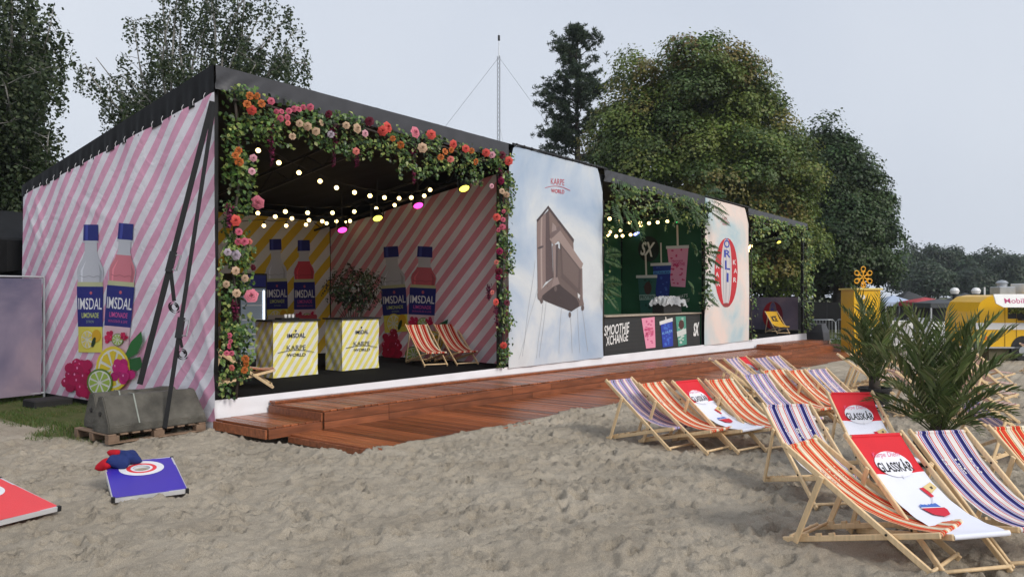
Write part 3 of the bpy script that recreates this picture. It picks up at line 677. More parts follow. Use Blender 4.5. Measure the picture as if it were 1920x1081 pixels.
for k in range(14): tb.tube([(6.75 + k * .26, -.09 + .03 * math.cos(t), zt(6.75 + k * .26) + .01 + .034 * math.sin(t)) for t in np.linspace(0, 2 * PI, 9)], .007, 4)
tb.build('hanging_pole', M['black'], b)
# --- warm cloud banner with the striped ball
s = Sheet('v', -.075, .010, 14, .004)
b = thing('cloud_banner', 'narrow warm cloud banner printed with a red and white striped balloon', 'banner')
s.canvas('cloth', 16.02, 19.5, FL - .02, lambda a: zt(a) - .03 - (.5 * max(0, (a - 19.2) / .3) if a > 19.2 else 0), M['cloud_warm'], b)
cx, cy, rx, ry = 1362, 511, 21.5, 65
s.ell(cx, cy, rx, ry, S(205, 200, 200), n=32)
def band(f0, f1, c):
    P = [(cx + rx * f0 * math.cos(t), cy + ry * math.sin(t)) for t in np.linspace(-1.45, 1.45, 15)]; Q = [(cx + rx * f1 * math.cos(t), cy + ry * math.sin(t)) for t in np.linspace(1.45, -1.45, 15)]
    s.poly(P + Q, c, up=False)
s.layer += 1
band(-.99, -.50, S(196, 44, 52)); band(.45, .99, S(190, 40, 50)); band(-.12, -.02, S(176, 174, 178))
s.layer += 1; band(-.34, -.30, S(160, 160, 165)); band(.28, .32, S(160, 160, 165))
s.ell(cx, cy + ry * .93, 7, 4, S(150, 60, 60), n=12)
for ch, y0, y1, x0, x1 in (('Ö', 446, 464, 1357, 1367), ('R', 468, 482, 1357, 1369), ('L', 488, 505, 1358, 1368), ('I', 511, 528, 1361, 1365)):
    s.text(ch, (x0, y0), (x1, y0 + 1), (x1, y1 + 1), (x0, y1), S(44, 62, 160), .02, up=False)
s.layer += 1
for ch, x, y in (('K', 1346, 494), ('A', 1345, 510), ('R', 1347, 527), ('K', 1377, 487), ('A', 1379, 503), ('R', 1378, 520)): s.text(ch, (x - 3, y), (x + 3, y), (x + 3, y + 9), (x - 3, y + 9), (.75, .72, .72), .01, up=False)
karpe(s, 1350, 1367, 406, 422, S(196, 130, 130), 2)
s.finish('printed_artwork', M['print'], b)
tb = MB().tube([(16.0, -.09, zt(16.0) + .015), (19.5, -.09, zt(19.5) + .015)], .02, 8); tb.build('hanging_pole', M['black'], b)

# --- green wall of the drinks bay
Z1 = lambda *p: [(1110 + x * .333, 320 + y * .333) for x, y in p]
b = thing('green_banner', 'dark green cloth at the back of the drinks bay', 'banner')
Sheet('v', 2.72, .015, 20).canvas('cloth', 10.35, 15.9, FL + .02, lambda a: 4.3, M['green_cloth'], b)
s = Sheet('u', 15.93, .012, 21)
b = thing('green_banner', 'green side wall of the drinks bay printed with three straw cups', 'banner')
s.canvas('cloth', .0, 2.70, FL + .02, lambda a: roofz(16, a) - .25, M['green_cloth'], b)
s.ell(*Z1((320, 440))[0], 20, 24, S(14, 30, 24), n=28); s.text('SX', *Z1((276, 398), (358, 402), (352, 488), (272, 474)), (.78, .78, .76), .03, .25)
def cup(lid, body, straw, c, c2, spots, seed):
    R = random.Random(seed)
    if straw: s.poly(Z1(*straw), S(214, 208, 196))
    s.poly(Z1(*body), c); x0 = min(p[0] for p in body); x1 = max(p[0] for p in body); y0 = min(p[1] for p in body); y1 = max(p[1] for p in body)
    s.layer += 1
    for k in range(spots):
        q = Z1((R.uniform(x0 + 22, x1 - 22), R.uniform(y0 + 8, y1 - 12)))[0]; s.ell(q[0], q[1], R.uniform(1, 3), R.uniform(1, 3), c2, n=8, up=False)
    s.poly(Z1(*lid), S(206, 206, 202))
cup([(418, 424), (546, 418), (546, 436), (418, 440)], [(424, 440), (543, 436), (527, 655), (447, 650)], [(474, 305), (484, 305), (488, 420), (477, 420)], S(222, 150, 176), S(200, 70, 112), 22, 1)
s.text('Hermann', *Z1((450, 500), (512, 496), (512, 512), (450, 516)), S(190, 30, 100), .01); s.text('SMOOTHIE', *Z1((455, 518), (524, 514), (524, 534), (455, 538)), S(190, 30, 100), .015, up=False)
cup([(330, 520), (447, 516), (447, 532), (330, 536)], [(343, 536), (447, 532), (434, 712), (362, 708)], [(385, 405), (393, 405), (395, 518), (387, 518)], S(34, 52, 130), S(60, 90, 170), 10, 2)
s.poly(Z1((345, 566), (445, 560), (445, 578), (347, 584)), S(80, 140, 196)); s.text('BLÅBÆR', *Z1((352, 568), (440, 563), (440, 576), (352, 581)), S(20, 40, 110), .01)
cup([(248, 588), (368, 586), (368, 602), (248, 604)], [(258, 604), (366, 602), (345, 805), (275, 805)], [(298, 475), (308, 475), (311, 588), (301, 588)], S(44, 92, 84), S(30, 60, 56), 10, 3)
s.ell(*Z1((315, 660))[0], 7, 12, S(70, 44, 40)); s.poly(Z1((266, 698), (358, 695), (356, 724), (268, 728)), S(150, 176, 168)); s.text('PROTEIN', *Z1((272, 702), (352, 699), (352, 720), (272, 723)), S(24, 60, 54), .02)
s.text("WHAT'S", *Z1((472, 704), (540, 690), (540, 710), (472, 722)), (.5, .55, .5), .01); s.text('YOURS?', *Z1((490, 728), (550, 716), (550, 736), (490, 748)), (.5, .55, .5), .01, up=False)
s.finish('printed_artwork', M['print'], b)

# --- the drinks counter with its printed front
b = thing('bar_counter', 'long dark drinks counter with white lettering and printed cups', 'counter', (13.15, .35, FL))
P_ = Matrix.Translation((-13.15, -.35, -FL))
def bp(o, par=b, mtx=P_): o.parent = par; o.matrix_parent_inverse = mtx; return o
bp(MB().bevbox(10.42, 15.88, .02, .62, FL, 1.345, .01).build('body', M['dark_panel']))
bp(MB().bevbox(10.38, 15.90, -.03, .66, 1.348, 1.385, .008).build('worktop', mat('worktop_wood', (.42, .36, .28), .5, .15)))
s = Sheet('v', .015, 0.0, 1, .003)
for k in range(9): z = FL + .08 + k * .10; s.poly2([(10.45, z), (15.85, z), (15.85, z + .004), (10.45, z + .004)], (.012, .012, .012), up=False)
s.text('SMOOTHIE', *Z1((68, 872), (210, 850), (208, 906), (68, 930)), (.80, .80, .78), .016, .12); s.text('XCHANGE', *Z1((76, 932), (203, 906), (203, 956), (78, 986)), (.80, .80, .78), .016, .12, up=False)
def fcup(body, c, c2, lid=None, straw=None, seed=1, n=18):
    R = random.Random(seed); s.poly(Z1(*body), c); s.layer += 1
    x0 = min(p[0] for p in body); x1 = max(p[0] for p in body); y0 = min(p[1] for p in body); y1 = max(p[1] for p in body)
    for k in range(n): q = Z1((R.uniform(x0 + 20, x1 - 16), R.uniform(y0 + 10, y1 - 12)))[0]; s.ell(q[0], q[1], R.uniform(1, 3), R.uniform(1, 3), c2, n=8, up=False)
    if straw: s.poly(Z1(*straw), S(220, 214, 204))
    if lid: s.poly(Z1(*lid), S(222, 222, 220))
fcup([(278, 830), (352, 822), (357, 994), (304, 1000)], S(232, 150, 176), S(206, 96, 136), seed=4); s.text('Hermann', *Z1((298, 885), (342, 874), (342, 892), (298, 903)), S(200, 40, 100), .01); s.text('SMOOTHIE', *Z1((300, 908), (346, 896), (346, 916), (300, 928)), S(200, 40, 100), .012, up=False)
fcup([(386, 862), (452, 848), (456, 985), (398, 994)], S(44, 66, 168), S(70, 110, 200), [(378, 848), (452, 826), (454, 846), (380, 868)], [(411, 822), (417, 822), (420, 845), (413, 847)], 5); s.text('BLÅBÆR', *Z1((394, 905), (452, 888), (452, 906), (394, 922)), S(120, 170, 225), .015)
fcup([(470, 820), (527, 818), (533, 976), (486, 988)], S(80, 150, 130), S(190, 205, 195), seed=6); s.poly(Z1((476, 905), (528, 886), (530, 916), (480, 936)), S(205, 210, 205)); s.ell(*Z1((502, 865))[0], 5, 9, S(80, 50, 46))
s.text('SX', *Z1((570, 858), (602, 850), (602, 928), (570, 932)), (.80, .80, .78), .04, .2)
bp(s.finish('printed_front', M['print'], None))

# --- low cloud screen in the last bay
s = Sheet('u', 25.52, .01, 31)
b = thing('cloud_screen', 'low grey cloud screen with a red ball print at the end bay', 'banner')
s.canvas('cloth', .25, 3.2, FL + .12, lambda a: 1.83, M['cloud_dusk'], b)
MB().box(25.50, 25.56, .25, 3.2, FL, FL + .11).build('base_rail', M['black'], b)
cx, cy, rx, ry = 1449, 591, 19, 26
s.ell(cx, cy, rx, ry, S(120, 100, 110), n=24); s.layer += 1; band(-.98, -.4, S(160, 28, 40)); band(.4, .98, S(120, 24, 40))
for ch, y in (('Ö', 568), ('R', 577), ('L', 586)): s.text(ch, (1446, y), (1452, y), (1452, y + 7), (1446, y + 7), S(50, 66, 150), .02, up=True)
s.finish('printed_artwork', M['print'], b)

# --- striped serving counters on the stage
def counter(u0, u1, v0, v1, px, label):
    t = thing('serving_counter', label, 'counter', ((u0 + u1) / 2, (v0 + v1) / 2, FL), group='striped serving counters')
    inv = Matrix.Translation((-(u0 + u1) / 2, -(v0 + v1) / 2, -FL))
    V = []; Fc = []; U = []; n = 14; k = 14
    ring = [(u0 + (u1 - u0) * i / n, v0) for i in range(n)] + [(u1, v0 + (v1 - v0) * i / n) for i in range(n)] + [(u1 - (u1 - u0) * i / n, v1) for i in range(n)] + [(u0, v1 - (v1 - v0) * i / n) for i in range(n + 1)]
    per = 0; pr = ring[0]
    for i, (x, y) in enumerate(ring):
        per += math.dist((x, y), pr); pr = (x, y)
        for j in range(k + 1):
            z = FL + .012 + .985 * j / k; w = .007 * math.sin(per * 9 + j * .5) * (1 - j / k) + .004 * math.sin(per * 23 + j); cxn, cyn = (u0 + u1) / 2, (v0 + v1) / 2
            V.append((x + w * (1 if x > cxn else -1), y + w * (1 if y > cyn else -1), z)); U.append((per, z))
    for i in range(len(ring) - 1):
        for j in range(k): q = i * (k + 1) + j; Fc.append((q, q + k + 1, q + k + 2, q + 1))
    bp(mk('cloth_cover', V, Fc, M['yellow_counter'], smooth=False, uv=U), t, inv)
    bp(MB().bevbox(u0 - .05, u1 + .04, v0 - .04, v1 + .04, FL + 1.0, FL + 1.03, .006).build('tabletop', M['black']), t, inv)
    bp(MB().box(u0 + .06, u1 - .06, v0 + .06, v1 - .06, FL, FL + .99).build('frame', M['black']), t, inv)
    s = Sheet('v', v0, 0, 1, .014); x0, x1, ya, yb, yc, yd = px
    s.text('IMSDAL', (x0 + 18, ya + 8), (x1 - 16, ya + 6), (x1 - 16, yb - 1), (x0 + 18, yb), (.03, .035, .08), .008); s.ell((x0 + x1) / 2, ya + 2.5, 1.6, 2, (.05, .05, .1), n=8)
    karpe(s, x0, x1, yc, yd, (.03, .03, .03), -2)
    q_ = bp(s.finish('printed_lettering', M['print'], None), t, inv); q_['kind'] = 'stuff'
counter(2.20, 3.17, 1.80, 2.32, (520, 588, 617, 633, 647, 668), 'yellow striped serving counter beside the drinks fridge, left of the pair')
counter(3.83, 4.77, 1.90, 2.40, (648, 706, 611, 626, 640, 658), 'yellow striped serving counter in front of the leafy bush, right of the pair')
# ------------------------------------------------------------------ flower and ivy garlands
def rose_mesh(name, n_rings=4, open_=1.0, seed=1):
    """unit rose facing -y: spiral of cupped petals"""
    R = random.Random(seed); V = []; F = []; sh = []
    k = 0
    for ring in range(n_rings):
        f = (ring + .6) / n_rings; cnt = 3 + ring
        for q in range(cnt):
            a = 2 * PI * (q + .5 * ring) / cnt + R.uniform(-.15, .15); ca, sa = math.cos(a), math.sin(a); i = len(V)
            for t in (0, .5, 1.0):
                rad = f * (.25 + .75 * t) * open_; dep = -(.55 - .45 * f) * math.sin(min(1, t * 1.1) * PI / 2) - .1 + (.22 * f * t * t)
                for w in (-1, 0, 1):
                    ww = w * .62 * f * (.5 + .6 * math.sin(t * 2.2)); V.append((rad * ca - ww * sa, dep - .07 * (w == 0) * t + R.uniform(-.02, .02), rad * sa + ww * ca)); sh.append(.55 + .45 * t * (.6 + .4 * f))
            for r in (0, 1):
                for w in (0, 1): c = i + r * 3 + w; F.append((c, c + 1, c + 4, c + 3))
    return V, F, sh
_rv = [rose_mesh('r', 4, 1.0, 1), rose_mesh('r', 5, 1.0, 2), rose_mesh('r', 2, 1.1, 3)]
_rc = {}
FC = {'coral': S(232, 92, 82), 'orange': S(214, 118, 52), 'pink': S(218, 104, 130), 'blush': S(236, 176, 190), 'cream': S(218, 186, 156), 'burg': S(104, 14, 44), 'mag': S(160, 24, 84), 'lilac': S(200, 186, 200), 'big': S(240, 140, 160), 'sal': S(232, 130, 120)}
def flower(c, p, r, parent, kind=0):
    r *= .86
    k = (c, kind)
    if k not in _rc:
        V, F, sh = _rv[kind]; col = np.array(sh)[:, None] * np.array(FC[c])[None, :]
        o = mk('flower', V, F, M['petal'], parent, smooth=False, col=col); _rc[k] = o.data
    else: o = link('flower', _rc[k], None, parent)
    o.location = p; o.scale = (r, r, r)
    o.rotation_euler = (random.uniform(-.5, .3), random.uniform(-3, 3), -.55 + random.uniform(-.6, .5)); return o
IVY = [(.036, .080, .018), (.066, .130, .026), (.13, .19, .042), (.24, .28, .075), (.018, .045, .013)]
def garland_leaves(parent, boxes, dens, wts, size=(.05, .09), name='foliage'):
    """boxes: list of (x0,x1,y0,y1,z0,z1); leaves drawn around them, facing out"""
    P = []
    for (x0, x1, y0, y1, z0, z1) in boxes:
        n = int(dens * max(.15, (x1 - x0)) * (z1 - z0)); c = rng.uniform(0, 1, (n, 3)); P.append(np.column_stack([x0 + (x1 - x0) * c[:, 0], y0 + (y1 - y0) * c[:, 1], z0 + (z1 - z0) * c[:, 2]]))
    P = np.concatenate(P); n = len(P)
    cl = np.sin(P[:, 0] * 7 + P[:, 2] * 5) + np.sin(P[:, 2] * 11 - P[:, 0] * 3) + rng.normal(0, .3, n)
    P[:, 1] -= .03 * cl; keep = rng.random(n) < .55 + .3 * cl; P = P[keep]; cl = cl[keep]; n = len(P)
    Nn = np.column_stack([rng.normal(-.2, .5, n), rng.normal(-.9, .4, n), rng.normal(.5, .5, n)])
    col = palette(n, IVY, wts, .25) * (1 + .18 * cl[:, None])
    ax = np.column_stack([rng.normal(0, .6, n), rng.normal(-.3, .3, n), rng.normal(-.7, .5, n)])
    o = leaf_cloud(name, P, Nn, rng.uniform(size[0], size[1], n), np.clip(col, 0, 1), M['ivy'], parent, .8, axis=ax); return o
def hang(parent, u, v, z0, z1, wts, n=26, spread=.035, size=(.04, .07)):
    P = []; t = np.linspace(0, 1, n); x = u + np.cumsum(rng.normal(0, .008, n)); y = v + np.cumsum(rng.normal(0, .006, n)); z = z0 + (z1 - z0) * t
    return np.column_stack([x, y, z]) + rng.normal(0, spread, (n, 3)) * (1 - .5 * t[:, None])
def hanging_vines(parent, items, wts, name='hanging_vine'):
    for (u, v, z0, z1) in items:
        n = max(8, int((z0 - z1) * 55)); P = hang(parent, u, v, z0, z1, wts, n)
        Nn = np.column_stack([rng.normal(-.3, .5, n), rng.normal(-.9, .4, n), rng.normal(.4, .4, n)]); ax = np.column_stack([rng.normal(0, .4, n), rng.normal(0, .3, n), np.full(n, -1.)])
        leaf_cloud(name, P, Nn, rng.uniform(.045, .08, n), palette(n, IVY, wts, .25), M['ivy'], parent, .8, axis=ax)
def amaranth(parent, px, y0, y1, v=-.2):
    a = on_v(px, y0, v); b = on_v(px + random.uniform(-3, 3), y1, v); n = 130; t = rng.random(n)
    P = np.array(a)[None] * (1 - t[:, None]) + np.array(b)[None] * t[:, None] + rng.normal(0, .028, (n, 3)) * (1.1 - .7 * t[:, None])
    leaf_cloud('amaranth_tassel', P, rng.normal(size=(n, 3)), rng.uniform(.03, .055, n), palette(n, [S(92, 20, 52), S(130, 34, 80), S(60, 12, 36)], [3, 2, 2]), M['petal'], parent, .7)
def stem(parent, pts, r=.012): MB().tube(pts, r, 5).build('vine_stem', M['bark'], parent, smooth=True)
Z4 = lambda x, y: (380 + x * .3145, 120 + y * .3145)
Z5 = lambda x, y: (640 + x * .2776, 160 + y * .2776)
Z6 = lambda x, y: (390 + x * .3514, 400 + y * .3514)
Z7 = lambda x, y: (690 + x * .3144, 400 + y * .3145)
# left pillar of the flower bay
gl = thing('flower_garland', 'thick ivy and rose garland climbing the left post of the stage', 'garland')
W1 = [4, 5, 4, 2, 3]
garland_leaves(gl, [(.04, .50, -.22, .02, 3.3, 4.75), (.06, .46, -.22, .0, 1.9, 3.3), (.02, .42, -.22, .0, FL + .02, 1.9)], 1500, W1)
hanging_vines(gl, [(-.02, -.2, 2.5, 1.9), (.02, -.24, 1.7, 1.1), (.42, -.22, 1.6, .9), (-.03, -.2, 1.05, .55)], [1, 3, 5, 5, 1])
stem(gl, [(.24 + .05 * math.sin(k), -.1, FL + k * .43) for k in range(11)], .02)
for c, z, x, y, r, k in [('orange', 4, 215, 518, 9, 2), ('orange', 4, 195, 545, 8, 2), ('orange', 4, 218, 583, 10, 2), ('blush', 4, 302, 560, 8, 0), ('blush', 4, 293, 640, 8, 0), ('big', 4, 330, 825, 15, 0), ('coral', 4, 195, 932, 12, 1), ('pink', 4, 215, 1000, 8, 0), ('pink', 4, 250, 1058, 9, 0),
        ('pink', 6, 165, 98, 8, 0), ('pink', 6, 160, 150, 8, 2), ('pink', 6, 200, 150, 7, 0), ('sal', 6, 220, 150, 7, 0), ('lilac', 6, 150, 222, 11, 0), ('lilac', 6, 105, 206, 8, 0), ('cream', 6, 147, 305, 9, 1), ('cream', 6, 198, 345, 8, 1), ('cream', 6, 98, 377, 8, 0), ('cream', 6, 153, 425, 9, 1), ('big', 6, 232, 440, 15, 0), ('burg', 6, 242, 288, 7, 0),
        ('pink', 6, 115, 650, 6, 0), ('pink', 6, 112, 706, 7, 0), ('pink', 6, 100, 745, 6, 0), ('pink', 6, 126, 745, 6, 0), ('sal', 6, 128, 822, 7, 0), ('pink', 6, 120, 680, 5, 2), ('orange', 6, 200, 775, 9, 2), ('orange', 6, 205, 800, 9, 2), ('orange', 6, 195, 835, 8, 2)]:
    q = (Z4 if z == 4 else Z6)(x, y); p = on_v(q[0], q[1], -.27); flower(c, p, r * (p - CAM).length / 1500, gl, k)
amaranth(gl, 441, 568, 600, -.25); amaranth(gl, 428, 385, 425, -.25)
# garland along the roof edge
gt = thing('flower_garland', 'rose and ivy garland hanging along the roof edge of the first bay', 'garland')
bx = []
for k in range(16):
    u = .1 + k * .4; zz = zt(u) - .30; d = .55 + .16 * math.sin(k * 1.7) + (.15 if k in (2, 3, 7, 9, 10) else 0); bx.append((u, u + .42, -.26, -.04, zz - d, zz + .05))
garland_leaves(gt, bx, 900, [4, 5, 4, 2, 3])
hanging_vines(gt, [(on_v(px, 300, -.15).x, -.18 + random.uniform(-.04, .04), on_v(px, y0, -.15).z, on_v(px, y1, -.15).z) for px, y0, y1 in ((584, 230, 278), (640, 250, 292), (655, 250, 290), (690, 265, 303), (745, 280, 338), (770, 290, 320), (800, 290, 325), (812, 300, 335), (842, 310, 326), (882, 320, 345), (905, 320, 350), (500, 215, 240), (520, 220, 250), (560, 232, 262), (620, 250, 280), (720, 270, 298), (860, 310, 334))], [2, 4, 4, 2, 2])
stem(gt, [(.1 + k * .4, -.14, zt(.1 + k * .4) - .45 + .05 * math.sin(k * 1.3)) for k in range(17)], .02)
for c, z, x, y, r, k in [('orange', 4, 280, 190, 9, 2), ('orange', 4, 265, 240, 9, 2), ('orange', 4, 325, 192, 8, 2), ('orange', 4, 350, 236, 9, 2), ('coral', 4, 292, 275, 10, 1), ('pink', 4, 408, 222, 8, 0), ('pink', 4, 440, 284, 6, 0), ('pink', 4, 470, 284, 6, 0), ('pink', 4, 515, 280, 7, 0), ('pink', 4, 546, 268, 7, 1), ('pink', 4, 572, 270, 7, 0), ('pink', 4, 600, 258, 6, 0), ('pink', 4, 642, 258, 8, 0), ('pink', 4, 464, 326, 8, 0), ('pink', 4, 504, 318, 7, 0), ('sal', 4, 508, 352, 6, 0),
        ('cream', 4, 578, 355, 8, 0), ('cream', 4, 626, 372, 9, 1), ('cream', 4, 706, 350, 8, 0), ('cream', 4, 676, 402, 9, 0), ('cream', 4, 856, 366, 8, 1), ('cream', 4, 920, 384, 11, 0), ('blush', 4, 968, 414, 8, 0), ('sal', 4, 914, 520, 8, 0), ('cream', 4, 535, 432, 8, 2), ('burg', 4, 752, 300, 9, 1), ('burg', 4, 995, 342, 10, 1), ('lilac', 4, 765, 420, 8, 2),
        ('coral', 5, 312, 282, 12, 1), ('coral', 5, 280, 307, 11, 1), ('orange', 5, 348, 360, 7, 2), ('orange', 5, 400, 402, 9, 2), ('big', 5, 497, 318, 13, 0), ('coral', 5, 606, 333, 11, 1), ('cream', 5, 548, 422, 11, 1), ('orange', 5, 700, 448, 8, 2), ('orange', 5, 742, 436, 7, 2), ('orange', 5, 672, 486, 8, 2), ('coral', 5, 755, 398, 10, 1), ('sal', 5, 738, 500, 8, 0), ('coral', 5, 840, 428, 9, 0), ('orange', 5, 880, 442, 7, 2), ('orange', 5, 906, 516, 8, 2), ('coral', 5, 978, 455, 9, 1), ('blush', 5, 1018, 470, 8, 0), ('burg', 5, 1085, 472, 9, 0), ('coral', 5, 1130, 510, 10, 1), ('burg', 5, 190, 245, 10, 1), ('sal', 5, 98, 445, 7, 0)]:
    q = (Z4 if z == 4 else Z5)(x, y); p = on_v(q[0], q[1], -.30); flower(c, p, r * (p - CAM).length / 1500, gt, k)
amaranth(gt, 510, 236, 312); amaranth(gt, 628, 236, 312); amaranth(gt, 669, 285, 312); amaranth(gt, 775, 280, 344)
# right pillar
gr_ = thing('flower_garland', 'narrow rose and ivy garland on the post beside the piano banner', 'garland')
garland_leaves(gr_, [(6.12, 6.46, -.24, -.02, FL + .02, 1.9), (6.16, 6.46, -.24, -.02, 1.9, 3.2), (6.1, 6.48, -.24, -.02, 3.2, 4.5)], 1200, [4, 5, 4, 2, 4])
hanging_vines(gr_, [(6.05, -.15, 3.3, 2.8), (6.5, -.2, 2.9, 2.3), (6.02, -.15, 2.55, 2.1), (6.52, -.2, 4.2, 3.8)], [3, 4, 2, 1, 2])
stem(gr_, [(6.3 + .03 * math.sin(k), -.1, FL + k * .42) for k in range(10)], .02)
for c, z, x, y, r, k in [('mag', 5, 1080, 645, 8, 0), ('cream', 5, 1085, 715, 7, 0), ('cream', 5, 1116, 738, 7, 0), ('blush', 5, 1015, 680, 6, 0), ('coral', 5, 1050, 890, 9, 1), ('pink', 5, 1096, 850, 5, 0), ('pink', 5, 1092, 906, 6, 0), ('pink', 5, 1086, 956, 7, 0), ('pink', 5, 1060, 975, 6, 2),
        ('pink', 7, 808, 40, 5, 0), ('pink', 7, 805, 80, 7, 0), ('mag', 7, 785, 225, 8, 0), ('sal', 7, 765, 290, 6, 2), ('burg', 7, 780, 345, 9, 0), ('burg', 7, 828, 532, 7, 1), ('coral', 7, 762, 527, 8, 1), ('coral', 7, 808, 785, 8, 1), ('mag', 7, 775, 380, 7, 2), ('sal', 7, 740, 470, 6, 2)]:
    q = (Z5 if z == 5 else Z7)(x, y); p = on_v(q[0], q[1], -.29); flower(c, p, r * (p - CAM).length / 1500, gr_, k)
amaranth(gr_, 930, 575, 610, -.2); amaranth(gr_, 938, 318, 345, -.2); amaranth(gr_, 916, 535, 560, -.2)

# green garlands of the second and third bays, with palm fronds
def small_frond(parent, p, d, L=.6, n=16, width=.16, col=(.055, .105, .035)):
    p = np.array(p); d = np.array(d, float); d /= np.linalg.norm(d); side = np.cross(d, (0, -1, .3)); side /= np.linalg.norm(side)
    P = []; A = []; Nn = []; sz = []
    for k in range(n):
        t = (k + 1) / n; q = p + d * L * t + np.array([0, -.05 * t, -.22 * L * t * t])
        for s_ in (-1, 1):
            l = width * math.sin(PI * (.15 + .8 * t)) * 1.3 + .03; a = side * s_ + d * .75; a /= np.linalg.norm(a)
            P.append(q + a * l * .5); A.append(a); Nn.append((rng.normal(0, .2), -1, .5)); sz.append(l)
    P = np.array(P); leaf_cloud('palm_frond', P, np.array(Nn), np.array(sz), palette(len(P), [col, tuple(c * 1.5 for c in col)], [1, 1]), M['ivy'], parent, .13, kind=None, axis=np.array(A))
gg = thing('leaf_garland', 'green leaf garland with palm fronds framing the top of the drinks bay', 'garland')
bx = []
for k in range(14):
    u = 10.4 + k * .41; zz = zt(u) - .24; d = .55 + .2 * math.sin(k * 2.1 + 1); bx.append((u, u + .43, -.3, -.06, zz - d, zz + .03))
garland_leaves(gg, bx, 420, [3, 4, 5, 4, 2], (.07, .12))
hanging_vines(gg, [(10.8 + k * .42, -.18, zt(12) - .7, zt(12) - .95 - .35 * random.random()) for k in range(12)], [2, 4, 4, 3, 1])
for px, y, dx, dz in ((1150, 375, -.3, -.6), (1165, 385, .4, -.7), (1185, 385, .1, -1), (1235, 372, .5, -.4), (1250, 370, .2, -.9), (1290, 385, .6, -.3), (1300, 390, -.5, -.5), (1140, 355, .6, .1), (1270, 372, .9, -.1)):
    small_frond(gg, on_v(px, y, -.28), (dx, -.3, dz), random.uniform(.6, .85), width=.2)
stem(gg, [(10.4 + k * .42, -.16, zt(11) - .5 + .05 * math.sin(k)) for k in range(14)], .02)
g2 = thing('leaf_garland', 'leafy garland with spiky palm fronds on the post right of the drinks bay', 'garland')
garland_leaves(g2, [(15.66, 16.05, -.3, -.04, 1.45, 4.5)], 380, [5, 4, 2, 1, 6], (.08, .13))
stem(g2, [(15.85 + .04 * math.sin(k), -.12, 1.39 + k * .33) for k in range(10)], .02)
for px, y, dx, dz in ((1322, 365, .7, .2), (1325, 378, .8, -.2), (1330, 395, .9, -.3), (1310, 375, .2, .6), (1320, 470, .9, .2), (1322, 478, .9, -.3), (1318, 520, .9, .0), (1316, 548, .8, -.4), (1295, 540, -.8, .1), (1300, 470, -.7, .1)):
    small_frond(g2, on_v(px, y, -.3), (dx, -.4, dz), random.uniform(.55, .85), width=.18)
g3 = thing('leaf_garland', 'thin leafy garland with palm fronds beside the piano banner', 'garland')
garland_leaves(g3, [(10.20, 10.36, -.24, -.04, FL + 1.15, 4.2)], 300, [3, 4, 5, 3, 2], (.07, .11))
stem(g3, [(10.28, -.02, FL + k * .42) for k in range(10)], .02)
for px, y, dx, dz in ((1136, 478, .9, .3), (1136, 486, 1, -.1), (1136, 530, .9, .2), (1136, 538, 1, -.2), (1136, 545, .7, -.7)):
    small_frond(g3, on_v(px - 4, y, -.2), (dx, -.3, dz), .5, width=.13)
g4 = thing('leaf_garland', 'light green leaf garland along the roof edge of the last bay', 'garland')
garland_leaves(g4, [(19.55 + k * .45, 20.02 + k * .45, -.3, -.06, zt(22) - .78 - .25 * math.sin(k * 1.3) * (k < 7), zt(22) - .2) for k in range(13)], 260, [2, 4, 5, 5, 1], (.09, .15))
g5 = thing('leaf_garland', 'light green leafy column wrapped around the last stage post', 'garland')
garland_leaves(g5, [(25.0, 25.75, -.35, .0, FL + .02, 4.45)], 300, [2, 4, 5, 5, 2], (.09, .15))
hanging_vines(g5, [(24.9, -.2, 2.9, 2.3), (25.85, -.2, 3.5, 2.8), (25.8, -.2, 1.9, 1.3)], [2, 4, 4, 3, 1])
stem(g5, [(25.4, -.12, FL + k * .42) for k in range(10)], .02); stem(g4, [(19.6 + k * .5, -.15, zt(22) - .4) for k in range(12)], .02)
g6 = thing('leaf_garland', 'slim leaf garland climbing beside the balloon banner', 'garland')
garland_leaves(g6, [(19.52, 19.85, -.26, -.04, FL + .02, 4.3)], 170, [3, 4, 4, 3, 2], (.08, .13)); stem(g6, [(19.65, -.1, FL + k * .42) for k in range(10)], .02)

# ------------------------------------------------------------------ string lights and stage lamps
_bulb = {}
def strand(label, pts, group, r=.042, ext=None):
    t = thing('string_lights', label, 'string lights', pts[0], group=group); o0 = Vector(pts[0])
    cable = []
    tops = [Vector(p) + Vector((0, 0, .13)) for p in pts]
    if ext: tops = [Vector(ext[0])] + tops + [Vector(ext[1])]
    for a, b in zip(tops, tops[1:]):
        for k in range(6): q = a.lerp(b, k / 6); q.z -= .05 * math.sin(PI * k / 6) * (b - a).length; cable.append(q - o0)
    cable.append(tops[-1] - o0); MB().tube(cable, .008, 5).build('cable', M['black'], t)
    for p in pts:
        q = Vector(p) - o0
        if 'b' not in _bulb:
            b = MB().lathe([(.002, -1.0), (.55, -.85), (.92, -.4), (1.0, 0), (.88, .42), (.55, .75), (.42, .9)], n=12).build('bulb', M['bulb'], t, smooth=True); _bulb['b'] = b.data
            k = MB().lathe([(.5, .82), (.52, 1.5), (.40, 1.9), (.2, 2.1), (.12, 3.1)], n=10).build('socket', M['black'], b); _bulb['k'] = k.data
        else: b = link('bulb', _bulb['b'], None, t); k = link('socket', _bulb['k'], None, b)
        b.location = q; b.scale = (r, r, r)
G_ = 'warm bulb strings under the stage roof'
pxA = [Z4(x, y) for x, y in ((331, 515), (454, 588), (574, 647), (700, 698), (798, 737), (905, 765), (997, 785))] + [Z5(x, y) for x, y in ((194, 745), (291, 757), (390, 762), (473, 757), (560, 745), (600, 705))]
strand('string of warm bulbs nearest the stage front, sagging from the flower garland', [on_v(x, y, 1.6) for x, y in pxA], G_, ext=((.1, 1.6, 4.55), (6.8, 1.6, 4.45)))
